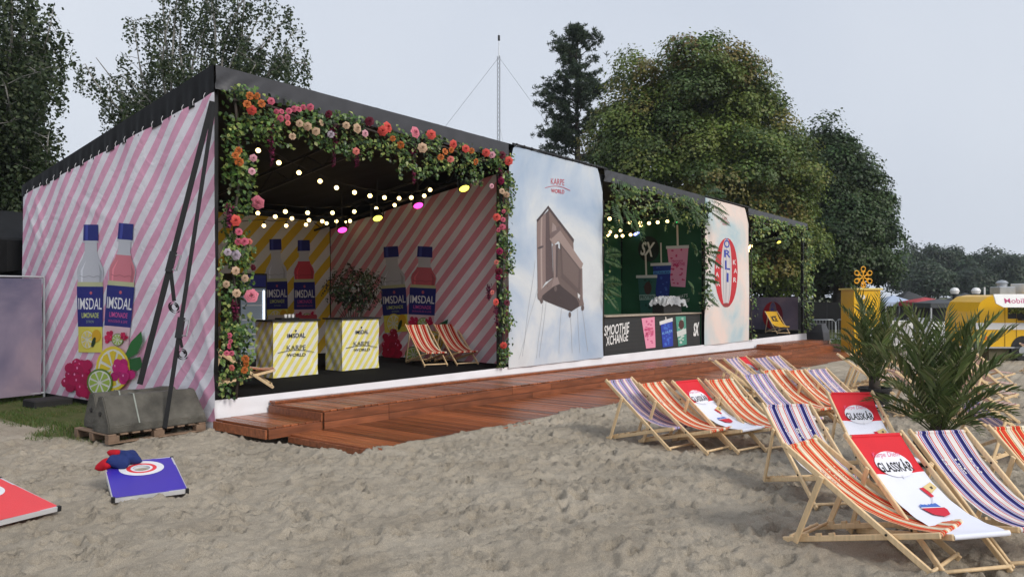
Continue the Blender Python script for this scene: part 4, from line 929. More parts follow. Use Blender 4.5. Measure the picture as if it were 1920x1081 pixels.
strand('warm bulb string in the middle of the first bay ceiling', [on_v(*Z4(x, y), 3.0) for x, y in ((493, 879), (626, 886), (774, 886), (904, 879), (1035, 861))] + [on_v(*Z5(x, y), 3.0) for x, y in ((360, 808), (491, 775))], G_, ext=((.1, 3.0, 3.9), (6.8, 3.0, 3.95)))
strand('warm bulb string second from the yellow back wall', [on_v(*Z4(x, y), 4.1) for x, y in ((329, 888), (433, 909), (532, 920), (634, 930), (713, 937), (797, 937), (878, 935))], G_, ext=((.1, 4.1, 3.7), (6.8, 4.1, 3.8)))
strand('warm bulb string hanging against the top of the yellow back wall', [on_v(*Z4(x, y), 5.0) for x, y in ((365, 963), (498, 963), (616, 957), (739, 949), (848, 939))], G_, ext=((.1, 5.0, 3.6), (6.8, 5.0, 3.65)))
Z1p = lambda x, y: (1110 + x * .333, 320 + y * .333)
strand('upper warm bulb string across the drinks bay', [on_v(*Z1p(x, y), .9) for x, y in ((99, 270), (160, 284), (213, 290), (271, 293), (321, 295), (370, 290), (424, 285), (468, 275), (517, 261))], G_, .05, ext=((10.4, .9, 4.0), (15.9, .9, 4.1)))
strand('lower warm bulb string across the drinks bay', [on_v(*Z1p(x, y), 2.0) for x, y in ((92, 362), (136, 368), (172, 366), (217, 360), (290, 327), (276, 311))], G_, .05, ext=((10.4, 2.0, 3.6), (15.8, 2.0, 3.9)))
strand('short warm bulb string behind the lower one in the drinks bay', [on_v(*Z1p(x, y), 2.5) for x, y in ((103, 344), (161, 336), (219, 326), (312, 304))], G_, .05, ext=((10.4, 2.5, 3.8), (15.8, 2.5, 3.9)))
strand('bulb cluster beside the balloon banner in the last bay', [on_v(x, y, .9) for x, y in ((1400, 467), (1404, 464), (1408, 461), (1402, 470))], G_, .06)
def lamp(px, py, v, m, label, flat=1.0):
    p = on_v(px, py, v); t = thing('stage_lamp', label, 'stage lamp', p, -.3, group='small round stage lamps')
    MB().lathe([(.05, .16), (.10, .12), (.125, -.02), (.13, -.06), (.115, -.06)], n=16).build('housing', M['black'], t, smooth=True)
    l = MB().lathe([(.108, -.055), (.09, -.075), (.002, -.08)], n=16).build('lens', m, t, smooth=True)
    MB().tube([(-.15, 0, 0), (-.15, 0, .2), (0, 0, .26), (.15, 0, .2), (.15, 0, 0)], .012, 5).build('bracket', M['black'], t)
    top = roofz(p.x, p.y) - .12 - p.z
    MB().tube([(0, 0, .24), (0, 0, max(.3, top))], .016, 6).build('hanger', M['black'], t)
    for c in t.children:
        if c.name.split('.')[0] in ('housing', 'lens'): c.rotation_euler = (-.55, .0, 0)
lamp(641, 427, 3.9, M['lamp_pink'], 'pink glowing stage lamp at the inner corner of the first bay'); lamp(707, 405, 2.9, M['lamp_yellow'], 'yellow glowing stage lamp in the middle of the striped inner wall')
lamp(869, 349, .6, M['lamp_yellow'], 'yellow glowing stage lamp nearest the flower post'); lamp(783, 381, 1.9, M['lamp_pink'], 'pink glowing stage lamp between the two yellow ones')
lamp(1272, 413, .8, M['lamp_green'], 'green glowing stage lamp in the drinks bay'); lamp(1192, 435, 2.2, M['lamp_blue'], 'blue glowing stage lamp in the drinks bay'); lamp(1460, 451, 1.2, M['lamp_yellow'], 'lone yellow stage lamp in the last bay')
# ------------------------------------------------------------------ deck chairs
def fabric_mat(name, stops, warp=True, repeat=1):
    m, nt, b = newmat(name); N = nt.nodes; L = nt.links
    uv = N.new('ShaderNodeUVMap'); sx = N.new('ShaderNodeSeparateXYZ'); L.new(uv.outputs[0], sx.inputs[0])
    src = sx.outputs[0]
    if repeat > 1:
        mu = N.new('ShaderNodeMath'); mu.operation = 'MULTIPLY'; mu.inputs[1].default_value = repeat; L.new(src, mu.inputs[0])
        fr = N.new('ShaderNodeMath'); fr.operation = 'FRACT'; L.new(mu.outputs[0], fr.inputs[0]); src = fr.outputs[0]
    r = ramp_const(N, stops); L.new(src, r.inputs[0])
    n = N.new('ShaderNodeTexNoise'); n.inputs['Scale'].default_value = 9; L.new(uv.outputs[0], n.inputs['Vector'])
    mr = N.new('ShaderNodeMapRange'); mr.inputs[1].default_value = .3; mr.inputs[2].default_value = .7; mr.inputs[3].default_value = .88; mr.inputs[4].default_value = 1.08; L.new(n.outputs['Fac'], mr.inputs[0])
    vm = N.new('ShaderNodeVectorMath'); vm.operation = 'SCALE'; L.new(r.outputs[0], vm.inputs[0]); L.new(mr.outputs[0], vm.inputs['Scale']); L.new(vm.outputs[0], b.inputs['Base Color'])
    setin(b, 'Roughness', .8); setin(b, 'Specular IOR Level', .2)
    w = N.new('ShaderNodeTexWave'); w.inputs['Scale'].default_value = 60; L.new(uv.outputs[0], w.inputs['Vector']); bp = N.new('ShaderNodeBump'); bp.inputs['Strength'].default_value = .08; bp.inputs['Distance'].default_value = .01; L.new(w.outputs['Fac'], bp.inputs['Height']); L.new(bp.outputs[0], b.inputs['Normal'])
    t = N.new('ShaderNodeBsdfTranslucent'); L.new(vm.outputs[0], t.inputs['Color']); mx = N.new('ShaderNodeMixShader'); mx.inputs[0].default_value = .18
    L.new(b.outputs[0], mx.inputs[1]); L.new(t.outputs[0], mx.inputs[2]); L.new(mx.outputs[0], N['Material Output'].inputs['Surface'])
    return m
def stops(lst):
    tot = sum(w for w, _ in lst); x = 0; out = []
    for w, c in lst: out.append((x / tot, c)); x += w
    return out
cr_, og, rd, bk, yl = S(240, 230, 206), S(226, 74, 48), S(200, 30, 30), S(66, 44, 44), S(240, 206, 150)
nv_, pu, wh, re = S(36, 38, 104), S(124, 116, 186), S(236, 230, 226), S(208, 58, 64)
M['fab_orange'] = fabric_mat('orange_stripe_canvas', stops([(7, cr_), (1, bk), (2, yl), (6, og), (2, rd), (2, yl), (1, bk), (4, og), (1.5, yl), (1, cr_), (1, rd)]), repeat=3)
M['fab_blue'] = fabric_mat('blue_stripe_canvas', stops([(4, wh), (1.3, re), (1, wh), (1.5, pu), (1, wh), (5, nv_), (1.2, pu), (1, wh), (1.4, pu), (1, wh), (1.4, re), (3, wh)]), repeat=3)
M['fab_lilac'] = fabric_mat('lilac_stripe_canvas', stops([(3, wh), (1.2, re), (1, wh), (3, pu), (1, wh), (3, nv_), (1.2, wh), (3.2, S(150, 140, 205)), (1, wh), (1.2, re), (2, wh)]), repeat=3)
M['fab_pale'] = fabric_mat('pale_stripe_canvas', stops([(4, S(232, 218, 206)), (2, S(222, 150, 130)), (1, S(150, 110, 130)), (3, S(236, 206, 190)), (1, S(190, 110, 100))]), repeat=4)
M['fab_white'] = mat('white_canvas', S(228, 230, 242), .75, .05, 4); M['fab_red'] = mat('red_canvas', S(214, 30, 44), .75, .08, 4)
M['fab_yellow'] = mat('yellow_canvas', S(226, 176, 40), .75, .08, 4); M['bolt'] = mat('dark_bolt', (.03, .028, .025), .5, .1, metal=.6)
def chair_proto(name, fab, label, hz=.76, glass=False, ice=False):
    t = thing(name, label, 'deck chair', (0, 0, 0), group='folding deck chairs')
    W, L2, fz = .255, .52, .285                    # half width, half length, front bar height
    H = Vector((0, -L2, hz)); Ft = Vector((0, L2, .012)); Rr = Vector((0, -L2 - .04, .02)); Fr = Vector((0, L2 + .02, fz))
    bm_ = M['beech']
    def bar(x, a, b, w, h, nm='post'):             # rounded-end flat rail
        m = MB(); m.beam((x, a.y, a.z), (x, b.y, b.z), w, h, up=(0, .6, .8)); o = m.build(nm, bm_, t)
        bm = bmesh.new(); bm.from_mesh(o.data); bmesh.ops.bevel(bm, geom=bm.edges[:], offset=.005, segments=1, affect='EDGES'); bm.to_mesh(o.data); bm.free(); return o
    d = (H - Ft).normalized()
    for x in (-W, W):
        o = bar(x, H + d * .03, Ft, .022, .045, 'back_post')
        for s_ in (.27, .70):
            q = H.lerp(Ft, s_); MB().tube([(x - .018, q.y, q.z), (x + .018, q.y, q.z)], .009, 8).build('bolt', M['bolt'], o)
    for x in (-W + .032, W - .032): bar(x, Rr, Fr, .022, .042, 'seat_rail')
    q = H.lerp(Ft, .27)
    for x in (-W - .026, W + .026): bar(x, q + Vector((0, .0, .02)), Vector((0, -L2 + .08, .035)), .020, .042, 'prop_leg')
    cb = lambda y, z, w, r, nm: MB().tube([(-w, y, z), (w, y, z)], r, 10).build(nm, bm_, t, smooth=True)
    cb(L2 - .02, .045, W + .012, .014, 'foot_bar'); cb(-L2 + .09, .075, W + .03, .013, 'prop_bar'); cb(-L2 + .02, .058, W - .03, .013, 'rear_bar')
    cb(-L2 + .004, hz - .005, W + .012, .014, 'head_bar'); cb(L2 + .012, fz - .002, W - .03, .014, 'front_bar')
    nt_ = MB()
    for x in (-W + .032, W - .032):
        for k in range(3): p = Rr.lerp(Fr, .16 + .09 * k); nt_.beam((x, p.y - .02, p.z + .022), (x, p.y + .02, p.z + .034), .022, .022)
    nt_.build('notches', bm_, t, kind='stuff')
    A, Bc, Cc = Vector((0, -L2 + .004, hz + .006)), Vector((0, .0, .235)), Vector((0, L2 + .014, fz + .014)); fw = W - .034
    def path(s): return A * (1 - s) ** 2 + Bc * (2 * s * (1 - s)) + Cc * s * s
    def sheet(s0, s1, m, nm, off=0.0, w0=-1, w1=1, n=30, k=8):
        V = []; U = []; F = []
        for i in range(n + 1):
            s = s0 + (s1 - s0) * i / n; p = path(s); wv = fw + .01 - .012 * math.sin(PI * s)
            for j in range(k + 1):
                x = w0 + (w1 - w0) * j / k; V.append((x * wv, p.y, p.z + off - .012 * (1 - x * x) * math.sin(PI * s) + .0022 * math.sin(s * 40 + 3 * x) * abs(x) ** 3 + .002 * math.sin(9 * x + 5 * s))); U.append(((x + 1) / 2, s))
        for i in range(n):
            for j in range(k): q = i * (k + 1) + j; F.append((q, q + 1, q + k + 2, q + k + 1))
        return mk(nm, V, F, m, t, smooth=True, uv=U)
    def wrap(y, z, r, m, nm):                       # canvas hem round the bar
        V = []; U = []; F = []; n = 12; k = 40
        for j in range(k + 1):
            x = -fw + 2 * fw * j / k
            for i in range(n): a = 2 * PI * i / n; V.append((x, y + r * math.cos(a), z + r * math.sin(a))); U.append((j / k, .5))
        for j in range(k):
            for i in range(n): F.append((j * n + i, j * n + (i + 1) % n, (j + 1) * n + (i + 1) % n, (j + 1) * n + i))
        mk(nm, V, F, m, t, smooth=True, uv=U)
    if glass:
        sheet(0, .265, M['fab_red'], 'canvas_top', n=10); sheet(.265, 1, M['fab_white'], 'canvas', n=26)
        wrap(-L2 + .004, hz - .005, .018, M['fab_red'], 'hem'); wrap(L2 + .012, fz - .002, .019, M['fab_white'], 'hem')
        V = []; F = []; Co = []
        def put(x, s, lay):
            p = path(s); wv = fw + .01 - .012 * math.sin(PI * s); return (-x * wv, p.y + .001, p.z + .005 + .0025 * lay - .012 * (1 - x * x) * math.sin(PI * s))
        def shp(pts, c, lay):
            i = len(V); cx = sum(p[0] for p in pts) / len(pts); cy = sum(p[1] for p in pts) / len(pts)
            V.append(put(cx, cy, lay)); Co.append(c)
            for p in pts: V.append(put(p[0], p[1], lay)); Co.append(c)
            for k in range(len(pts)): F.append((i, i + 1 + k, i + 1 + (k + 1) % len(pts)))
        def txt(w, x0, x1, s0, s1, c, lay, bold=.0, shear=0.0):
            v, f = text2d(w, bold, shear); i = len(V)
            for a, b in v: V.append(put(x0 + (x1 - x0) * a, s1 + (s0 - s1) * b, lay)); Co.append(c)
            F.extend(tuple(i + k for k in g) for g in f)
        white = S(232, 232, 240)
        shp([(.68 * math.cos(a), .205 + .092 * math.sin(a)) for a in np.linspace(0, 2 * PI, 28)[:-1]], white, 1)
        txt('Karpe Diem', -.60, .46, .118, .162, S(226, 90, 130), 2, .0, .3); txt('GLASSKÅR', -.66, .66, .168, .258, (.02, .02, .022), 2, .022)
        shp([(-.02, .285), (.10, .285), (.04, .315)], (.7, .7, .75), 2)
        red = S(206, 36, 56)
        shp([(.30, .39), (.46, .39), (.56, .47), (.42, .48)], red, 1); shp([(.46, .385), (.86, .355), (.94, .405), (.56, .445)], S(222, 198, 140), 1); shp([(.68, .395), (.78, .388), (.78, .408), (.70, .415)], S(80, 70, 60), 2)
        shp([(.42, .48), (.45, .48), (.20, .55), (.17, .55)], S(190, 190, 205), 1)
        shp([(-.36 + .7 * k / 14, .545 + .016 * math.sin(k * 2.1)) for k in range(15)] + [(.40, .59), (-.34, .585)], S(72, 110, 190), 1)
        shp([(-.40, .575), (.46, .585), (.48, .61), (.36, .665), (.08, .685), (-.22, .655)], red, 2); shp([(-.40, .574), (.46, .584), (.46, .590), (-.40, .582)], white, 3)
        mk('printed_artwork', V, F, M['print'], t, col=Co)
    else:
        sheet(0, 1, fab, 'canvas'); wrap(-L2 + .004, hz - .005, .018, fab, 'hem'); wrap(L2 + .012, fz - .002, .019, fab, 'hem')
        if ice:
            v, f = text2d('ICE', .03); V = []
            for a, b in v: s = .40 + (.16 - .40) * b; p = path(s); V.append(((.5 - a) * fw, p.y + .002, p.z + .012))
            mk('lettering', V, f, mat('black_print', (.02, .02, .02), .6), t)
        elif fab in (M['fab_blue'], M['fab_orange'], M['fab_lilac']):      # woven checks near the head
            V = []; F = []; Co = []
            for gx in (-.56, -.02, .50):
                for k in range(7):
                    for sgn in (0, 1):
                        if random.random() < .35: continue
                        x0 = gx - .05 + sgn * .11 + random.uniform(-.02, .02); s0 = .19 + k * .017; i = len(V)
                        for x, s in ((x0, s0), (x0 + .05, s0), (x0 + .05, s0 + .012), (x0, s0 + .012)): p = path(s); V.append((x * fw, p.y + .001, p.z + .003 - .012 * (1 - x * x) * math.sin(PI * s) + .002))
                        Co += [wh if fab != M['fab_orange'] else (cr_ if sgn else rd)] * 4; F.append((i, i + 1, i + 2, i + 3))
            mk('woven_checks', V, F, M['print'], t, col=Co, kind='stuff')
    return t
PROTO = {}
def chair(kind, p, face, label, hz=.76, sc=1.0):
    """p = ground point under the chair's middle, face = direction it faces in the x-y plane"""
    rz = math.atan2(-face[0], face[1]); k = (kind, round(hz, 2))
    if k not in PROTO:
        t = chair_proto('deck_chair', M.get('fab_' + kind), label, hz, kind == 'glass', kind == 'yellow'); PROTO[k] = t
        t.location = p; t.rotation_euler = (0, 0, rz); t['label'] = label; t.scale = (sc, sc, sc); return t
    return dup(PROTO[k], p, rz, label, (sc, sc, sc))
def head(px, py, face, z=.78, back=.52, base=None):
    """ground point of a chair whose head bar middle shows at px,py"""
    q = on_ground(px, py, z) if base is None else on_z(px, py, base + z); f = Vector((face[0], face[1], 0)).normalized(); g = q + f * back; g.z = (gz(g.x) if base is None else base) - (.018 if base is None else 0); return g
def fdir(deg): return (math.cos(math.radians(deg)), math.sin(math.radians(deg)))
F0 = 259     # most chairs face away from the stage
for kind, px, py, ang, lab, hz in [
    ('lilac', 1162, 707, 259, 'lilac striped deck chair at the left end of the front row by the deck', .78),
    ('orange', 1222, 713, 260, 'orange striped deck chair between the lilac one and a red topped one', .76),
    ('glass', 1286, 709, 255, 'red topped printed deck chair in the row nearest the wooden deck', .78),
    ('orange', 1350, 707, 248, 'orange striped deck chair right of the red topped one near the deck', .78),
    ('lilac', 1416, 698, 243, 'lilac striped deck chair at the right end of the row by the deck', .78),
    ('blue', 1475, 753, 226, 'navy striped deck chair left of the upright printed red and white one', .78),
    ('orange', 1449, 690, 248, 'orange striped deck chair left of another orange one in the middle row', .76),
    ('orange', 1497, 690, 248, 'orange striped deck chair right of another orange one in the middle row', .76),
    ('lilac', 1530, 689, 248, 'lilac striped deck chair at the right end of the middle row', .76),
    ('glass', 1594, 731, 219, 'red topped printed deck chair behind the nearer one of its kind', .82),
    ('glass', 1640, 807, 231, 'nearest red topped printed deck chair with a red bowl', .77),
    ('blue', 1760, 801, 228, 'navy striped deck chair in front of the nearer palm pot', .77),
    ('orange', 1905, 793, 228, 'orange striped deck chair cut off by the right edge of the view', .77),
    ('pale', 1337, 671, F0 + 46, 'narrow looking pale striped deck chair turned sideways near the deck', .80),
    ('lilac', 1371, 669, F0 + 4, 'lilac striped deck chair in the back row beside a red topped one', .76),
    ('glass', 1388, 667, F0 + 6, 'farthest red topped printed deck chair, in the back row', .76),
    ('lilac', 1425, 668, F0 + 2, 'pale lilac deck chair second from the right end of the back row', .76),
    ('lilac', 1450, 665, F0 + 4, 'pale lilac deck chair at the right end of the back row', .76),
    ('pale', 1573, 662, F0 + 30, 'pale striped deck chair left of the farther palm', .78),
    ('pale', 1589, 657, F0 + 30, 'pale striped deck chair right behind another beside the farther palm', .78),
    ('pale', 1618, 652, F0 + 24, 'pale striped deck chair half hidden by the farther palm', .78),
    ('pale', 1645, 652, F0 + 20, 'pale striped deck chair hidden behind the farther palm fronds', .78),
    ('pale', 1812, 655, F0 + 58, 'pale deck chair at the far end of the row behind the nearer palm', .78),
    ('pale', 1800, 668, F0 + 58, 'pale deck chair second in the row behind the nearer palm', .78),
    ('pale', 1790, 680, F0 + 58, 'pale deck chair third in the row behind the nearer palm', .78),
    ('pale', 1776, 693, F0 + 58, 'pale deck chair at the near end of the row behind the nearer palm', .78),
    ('lilac', 1812, 745, F0 + 62, 'lilac striped deck chair turned sideways behind the navy striped one', .70),
    ('pale', 1672, 690, F0 + 40, 'pale deck chair glimpsed between the two palms', .74),
    ('pale', 1918, 642, F0 + 30, 'far pale deck chair at the right edge in front of the yellow trailer', .78),
    ('pale', 1900, 652, F0 - 60, 'far pale deck chair at the right edge turned towards the beach', .6)]:
    if lab.startswith('far pale') and 'turned' in lab: continue
    f = fdir(ang); chair(kind, head(px, py, f, hz + .02), f, lab, hz)
# nearest chair, turned more towards the right
q = on_ground(1476, 1016); q2 = on_ground(1754, 1081); f = (q2 - q); f.z = 0; f.normalize(); side = Vector((-f.y, f.x, 0))
pc = (q + q2) / 2 + side * .25; pc.z = gz(pc.x) - .012
chair('orange', pc, (f.x, f.y), 'nearest orange striped deck chair, lowest in front of all others', .73)
# deck chairs on the stage
def stage_chair(kind, a, b, lab, hz=.82):
    q = on_z(*a, FL); q2 = on_z(*b, FL); w = (q2 - q); w.z = 0; w.normalize(); f = Vector((w.y, -w.x, 0)); p = (q + q2) / 2 - f * .50; p.z = FL; chair(kind, p, (f.x, f.y), lab, hz)
M['fab_red_stripe'] = fabric_mat('red_stripe_canvas', stops([(5, cr_), (1.5, rd), (1, yl), (4, rd), (1, bk), (2, og), (1.5, cr_), (3, rd), (1, yl)]), repeat=3)
stage_chair('red_stripe', (794, 687.7), (840, 685.5), 'red striped deck chair on the stage, left of the pair'); stage_chair('red_stripe', (853.5, 685.5), (899, 683), 'red striped deck chair on the stage, beside the flower post')
chair('orange', Vector((1.02, 1.05, FL)), fdir(-32), 'orange deck chair on the stage half hidden by the flower garland', .76)
chair('yellow', Vector((24.72, .80, FL)), fdir(226), 'yellow deck chair with dark lettering on the far end of the stage', .84, 1.0)

# ------------------------------------------------------------------ palms in pots
def palm(p, H, n_fr, label, seed, spread=1.0, R0=.21, fan=48):
    R = random.Random(seed); t = thing('potted_palm', label, 'palm', p)
    pr = [(R0 * .78, 0), (R0 * .82, .02), (R0 * .95, .30), (R0 * 1.08, .31), (R0 * 1.08, .36), (R0 * .98, .36), (R0 * .95, .30)]
    MB().lathe(pr, n=28).build('pot', M['pot'], t, smooth=False)
    MB().lathe([(R0 * .93, .27), (R0 * .5, .31), (.01, .32)], n=20).build('soil', mat('soil', (.03, .022, .016), .95, .3, 20), t)
    MB().tube([(0, 0, .28), (.01, 0, .40), (0, .01, .52), (0, 0, .62)], [.11, .10, .085, .03], 10).build('trunk', M['bark'], t, smooth=True)
    for k in range(n_fr):
        a = k * 2.399 + R.uniform(-.2, .2); el = (k + .5) / n_fr; up = math.radians(87 - fan * el ** 1.05); L = (H - .45) * (R.uniform(.85, 1.08)) * (1.04 - .56 * el)
        n = 22; pts = []; q = Vector((.04 * math.cos(a), .04 * math.sin(a), .52 - .12 * el)); ang = up
        for i in range(n + 1):
            pts.append(q.copy()); ang -= math.radians((24 + 52 * el) * spread) / n * (i / n) * 2; q = q + Vector((math.cos(a) * math.cos(ang), math.sin(a) * math.cos(ang), math.sin(ang))) * (L / n)
        fr = MB().tube([pts[i] for i in range(0, n + 1, 2)], [.011 * (1 - .8 * i / n) for i in range(0, n + 1, 2)], 5).build('frond', M['frond'], t, smooth=True)
        P = []; A = []; Nn = []; sz = []; tw = R.uniform(-.5, .5)
        for i in range(5, n + 1):
            d = (pts[min(i + 1, n)] - pts[i - 1]).normalized(); sd = d.cross(Vector((0, 0, 1)))
            if sd.length < .1: sd = Vector((-math.sin(a), math.cos(a), 0))
            sd.normalize(); upv = sd.cross(d).normalized(); s_ = (i - 5) / (n - 5)
            for g in (-1, 1):
                for h in (0,):
                    l = L * (.25 * math.sin(PI * (.22 + .70 * s_)) + .03) * R.uniform(.85, 1.1); ax = (d * (.75 + .5 * s_) + sd * g * (1.0 - .3 * s_) + upv * (.42 + R.uniform(-.22, .15))).normalized()
                    P.append(pts[i] - d * (h * L / n) + ax * l * .5); A.append(ax); Nn.append(upv + sd * g * -.5 + Vector((R.uniform(-.3, .3),) * 3)); sz.append(l)
        N_ = len(P); leaf_cloud('leaflets', np.array([tuple(x) for x in P]), np.array([tuple(x) for x in Nn]), np.array(sz), palette(N_, [(.100, .150, .046), (.165, .22, .075), (.26, .29, .13)], [4, 4, 2], .2), M['ivy'], fr, .07, axis=np.array([tuple(x) for x in A]))
    return t
M['frond'] = mat('frond_stalk', (.07, .10, .03), .5, .15)
pn = on_ground(1762, 884); pn.z -= .02; palm(pn, 1.85, 34, 'bushy potted palm nearer the camera, standing among the deck chairs', 4, 1.0, .24, 50)
pf = on_ground(1640, 762); pf.z -= .02; palm(pf, 2.0, 26, 'bushy potted palm farther from the camera, beside the yellow kiosk', 9, .9, .26, 34)

# ------------------------------------------------------------------ bean bag boards
def cornhole(BL, BR, colr, label, hole, L=.92, rot=8):
    a = on_ground(*BL); b = on_ground(*BR); w = (b - a); w.z = 0; Wd = .61; w.normalize(); w.rotate(Matrix.Rotation(math.radians(rot), 3, 'Z')); back = Vector((-w.y, w.x, 0)); tilt = .15; n = Vector((0, 0, 1)) * math.cos(tilt) - back * math.sin(tilt) * 1.0
    d = back * math.cos(tilt) + Vector((0, 0, 1)) * math.sin(tilt)
    t = thing('bean_bag_board', label, 'game board', a)
    P = lambda x, y, h=0: tuple(w * x + d * y + n * h + Vector((0, 0, .07)))
    nb = 40; V = []; F = []; hc = (Wd / 2, L - .24); hr = .075
    # board with a real hole: ring of quads from the hole to the outline
    def outline(th):
        dx, dy = math.cos(th), math.sin(th); tx = (Wd - hc[0]) / dx if dx > 1e-6 else (-hc[0] / dx if dx < -1e-6 else 9); ty = (L - hc[1]) / dy if dy > 1e-6 else (-hc[1] / dy if dy < -1e-6 else 9); q = min(tx, ty); return (hc[0] + dx * q, hc[1] + dy * q)
    ths = sorted([2 * PI * k / nb for k in range(nb)] + [math.atan2(y - hc[1], x - hc[0]) % (2 * PI) for x in (0, Wd) for y in (0, L)])
    def ring(r0, r1, h, m, nm, par):
        V = []; F = []
        for th in ths:
            i_ = (hc[0] + r0 * math.cos(th), hc[1] + r0 * math.sin(th)); o_ = outline(th) if r1 is None else (hc[0] + r1 * math.cos(th), hc[1] + r1 * math.sin(th)); V += [P(*i_, h), P(*o_, h)]
        k = len(ths)
        for i in range(k): j = (i + 1) % k; F.append((2 * i, 2 * i + 1, 2 * j + 1, 2 * j))
        return mk(nm, V, F, m, par)
    top = ring(hr, None, .012, colr, 'playing_surface', t)
    ring(hr, .098, .0145, M['white_gloss'], 'target_ring', top); ring(.098, .135, .0145, M['red_gloss'] if colr is not M['red_gloss'] else M['white_gloss'], 'target_ring', top); ring(.135, .20, .0145, M['white_gloss'], 'target_ring', top)
    V = []; F = []
    for th in ths: V += [P(hc[0] + hr * math.cos(th), hc[1] + hr * math.sin(th), .012), P(hc[0] + hr * math.cos(th), hc[1] + hr * math.sin(th), -.012)]
    for i in range(len(ths)): j = (i + 1) % len(ths); F.append((2 * i, 2 * j, 2 * j + 1, 2 * i + 1))
    mk('hole_rim', V, F, M['white_gloss'], t)
    for (p0, p1) in (((0, 0), (Wd, 0)), ((0, L), (Wd, L)), ((0, 0), (0, L)), ((Wd, 0), (Wd, L))):
        m = MB(); m.beam(P(*p0, -.014), P(*p1, -.006), .016, .040, up=tuple(n)); m.build('edge_rail', M['alu_white'], t)
    for c in ((0, 0), (Wd, 0), (0, L), (Wd, L)):
        m = MB(); m.beam(P(*c, -.028), P(*c, .016), .030, .030, up=tuple(d)); m.build('corner_cap', M['black'], t)
    for x in (.03, Wd - .03):
        m = MB(); a1 = Vector(P(x, L - .06, -.02)); m.beam(a1, (a1.x + back.x * .03, a1.y + back.y * .03, 0.0), .035, .025, up=tuple(w)); m.build('leg', M['galv'], t)
    return t, (lambda x, y, h=0: a + Vector(P(x, y, h)))
M['blue_gloss'] = mat('blue_board_paint', S(62, 48, 170), .28, .06, 3, .12, 120); M['red_gloss'] = mat('red_board_paint', S(232, 62, 66), .28, .05, 3, .12, 120); M['white_gloss'] = mat('white_board_paint', (.8, .8, .82), .3, .03)
M['alu_white'] = mat('brushed_alu_rail', (.72, .72, .74), .35, .05, metal=.4)
tb_, PB = cornhole((212, 950), (359, 936), M['blue_gloss'], 'blue bean bag board with a red and white target', None)
cornhole((-36, 1002), (118, 968), M['red_gloss'], 'red bean bag board cut off by the left edge of the view', None, rot=5)
def beanbag(p, sz, m, label, rz, seed, tilt=(0, 0)):
    R = random.Random(seed); V = []; F = []; n = 14
    for lay in (1, -1):
        for i in range(n + 1):
            for j in range(n + 1):
                x, y = i / n * 2 - 1, j / n * 2 - 1; e = max(0, (1 - x ** 4) * (1 - y ** 4)) ** .6; pin = 1 - .05 * (abs(x) * abs(y)) ** 2
                w = .06 * math.sin(3 * x + 2 * y + seed) + .05 * math.sin(3.5 * y - 2 * x + seed * 2)
                V.append((x * sz * .5 * pin, y * sz * .5 * pin, lay * e * sz * .27 + w * sz * .5 + .02 * sz))
    k = (n + 1) ** 2
    for l in (0, 1):
        for i in range(n):
            for j in range(n): q = l * k + i * (n + 1) + j; f = (q, q + 1, q + n + 2, q + n + 1); F.append(f if l else f[::-1])
    o = mk('bean_bag', V, F, m, None, smooth=True); bm = bmesh.new(); bm.from_mesh(o.data); bmesh.ops.remove_doubles(bm, verts=bm.verts[:], dist=.0005); bm.to_mesh(o.data); bm.free()
    o.location = p; o.rotation_euler = (tilt[0], tilt[1], rz); tag(o, label, 'bean bag', 'bean bags on the blue board'); return o
M['bag_blue'] = mat('navy_cotton', S(38, 52, 104), .85, .15, 10, .2, 60, spec=.2); M['bag_red'] = mat('red_cotton', S(176, 26, 40), .85, .15, 10, .2, 60, spec=.2)
beanbag(PB(.00, .80, .045), .15, M['bag_red'], 'red bean bag hanging over the corner of the blue board', .5, 1, (-.25, -.35)); beanbag(PB(.12, .80, .065), .21, M['bag_blue'], 'navy bean bag on the corner of the blue board', .9, 2, (.2, -.15)); beanbag(PB(.21, .86, .075), .20, M['bag_blue'], 'upper navy bean bag leaning towards the target', .2, 4, (.35, .25)); beanbag(PB(.10, .90, .11), .13, M['bag_red'], 'red bean bag peeking out on top of the navy ones', .3, 5, (.1, .2))

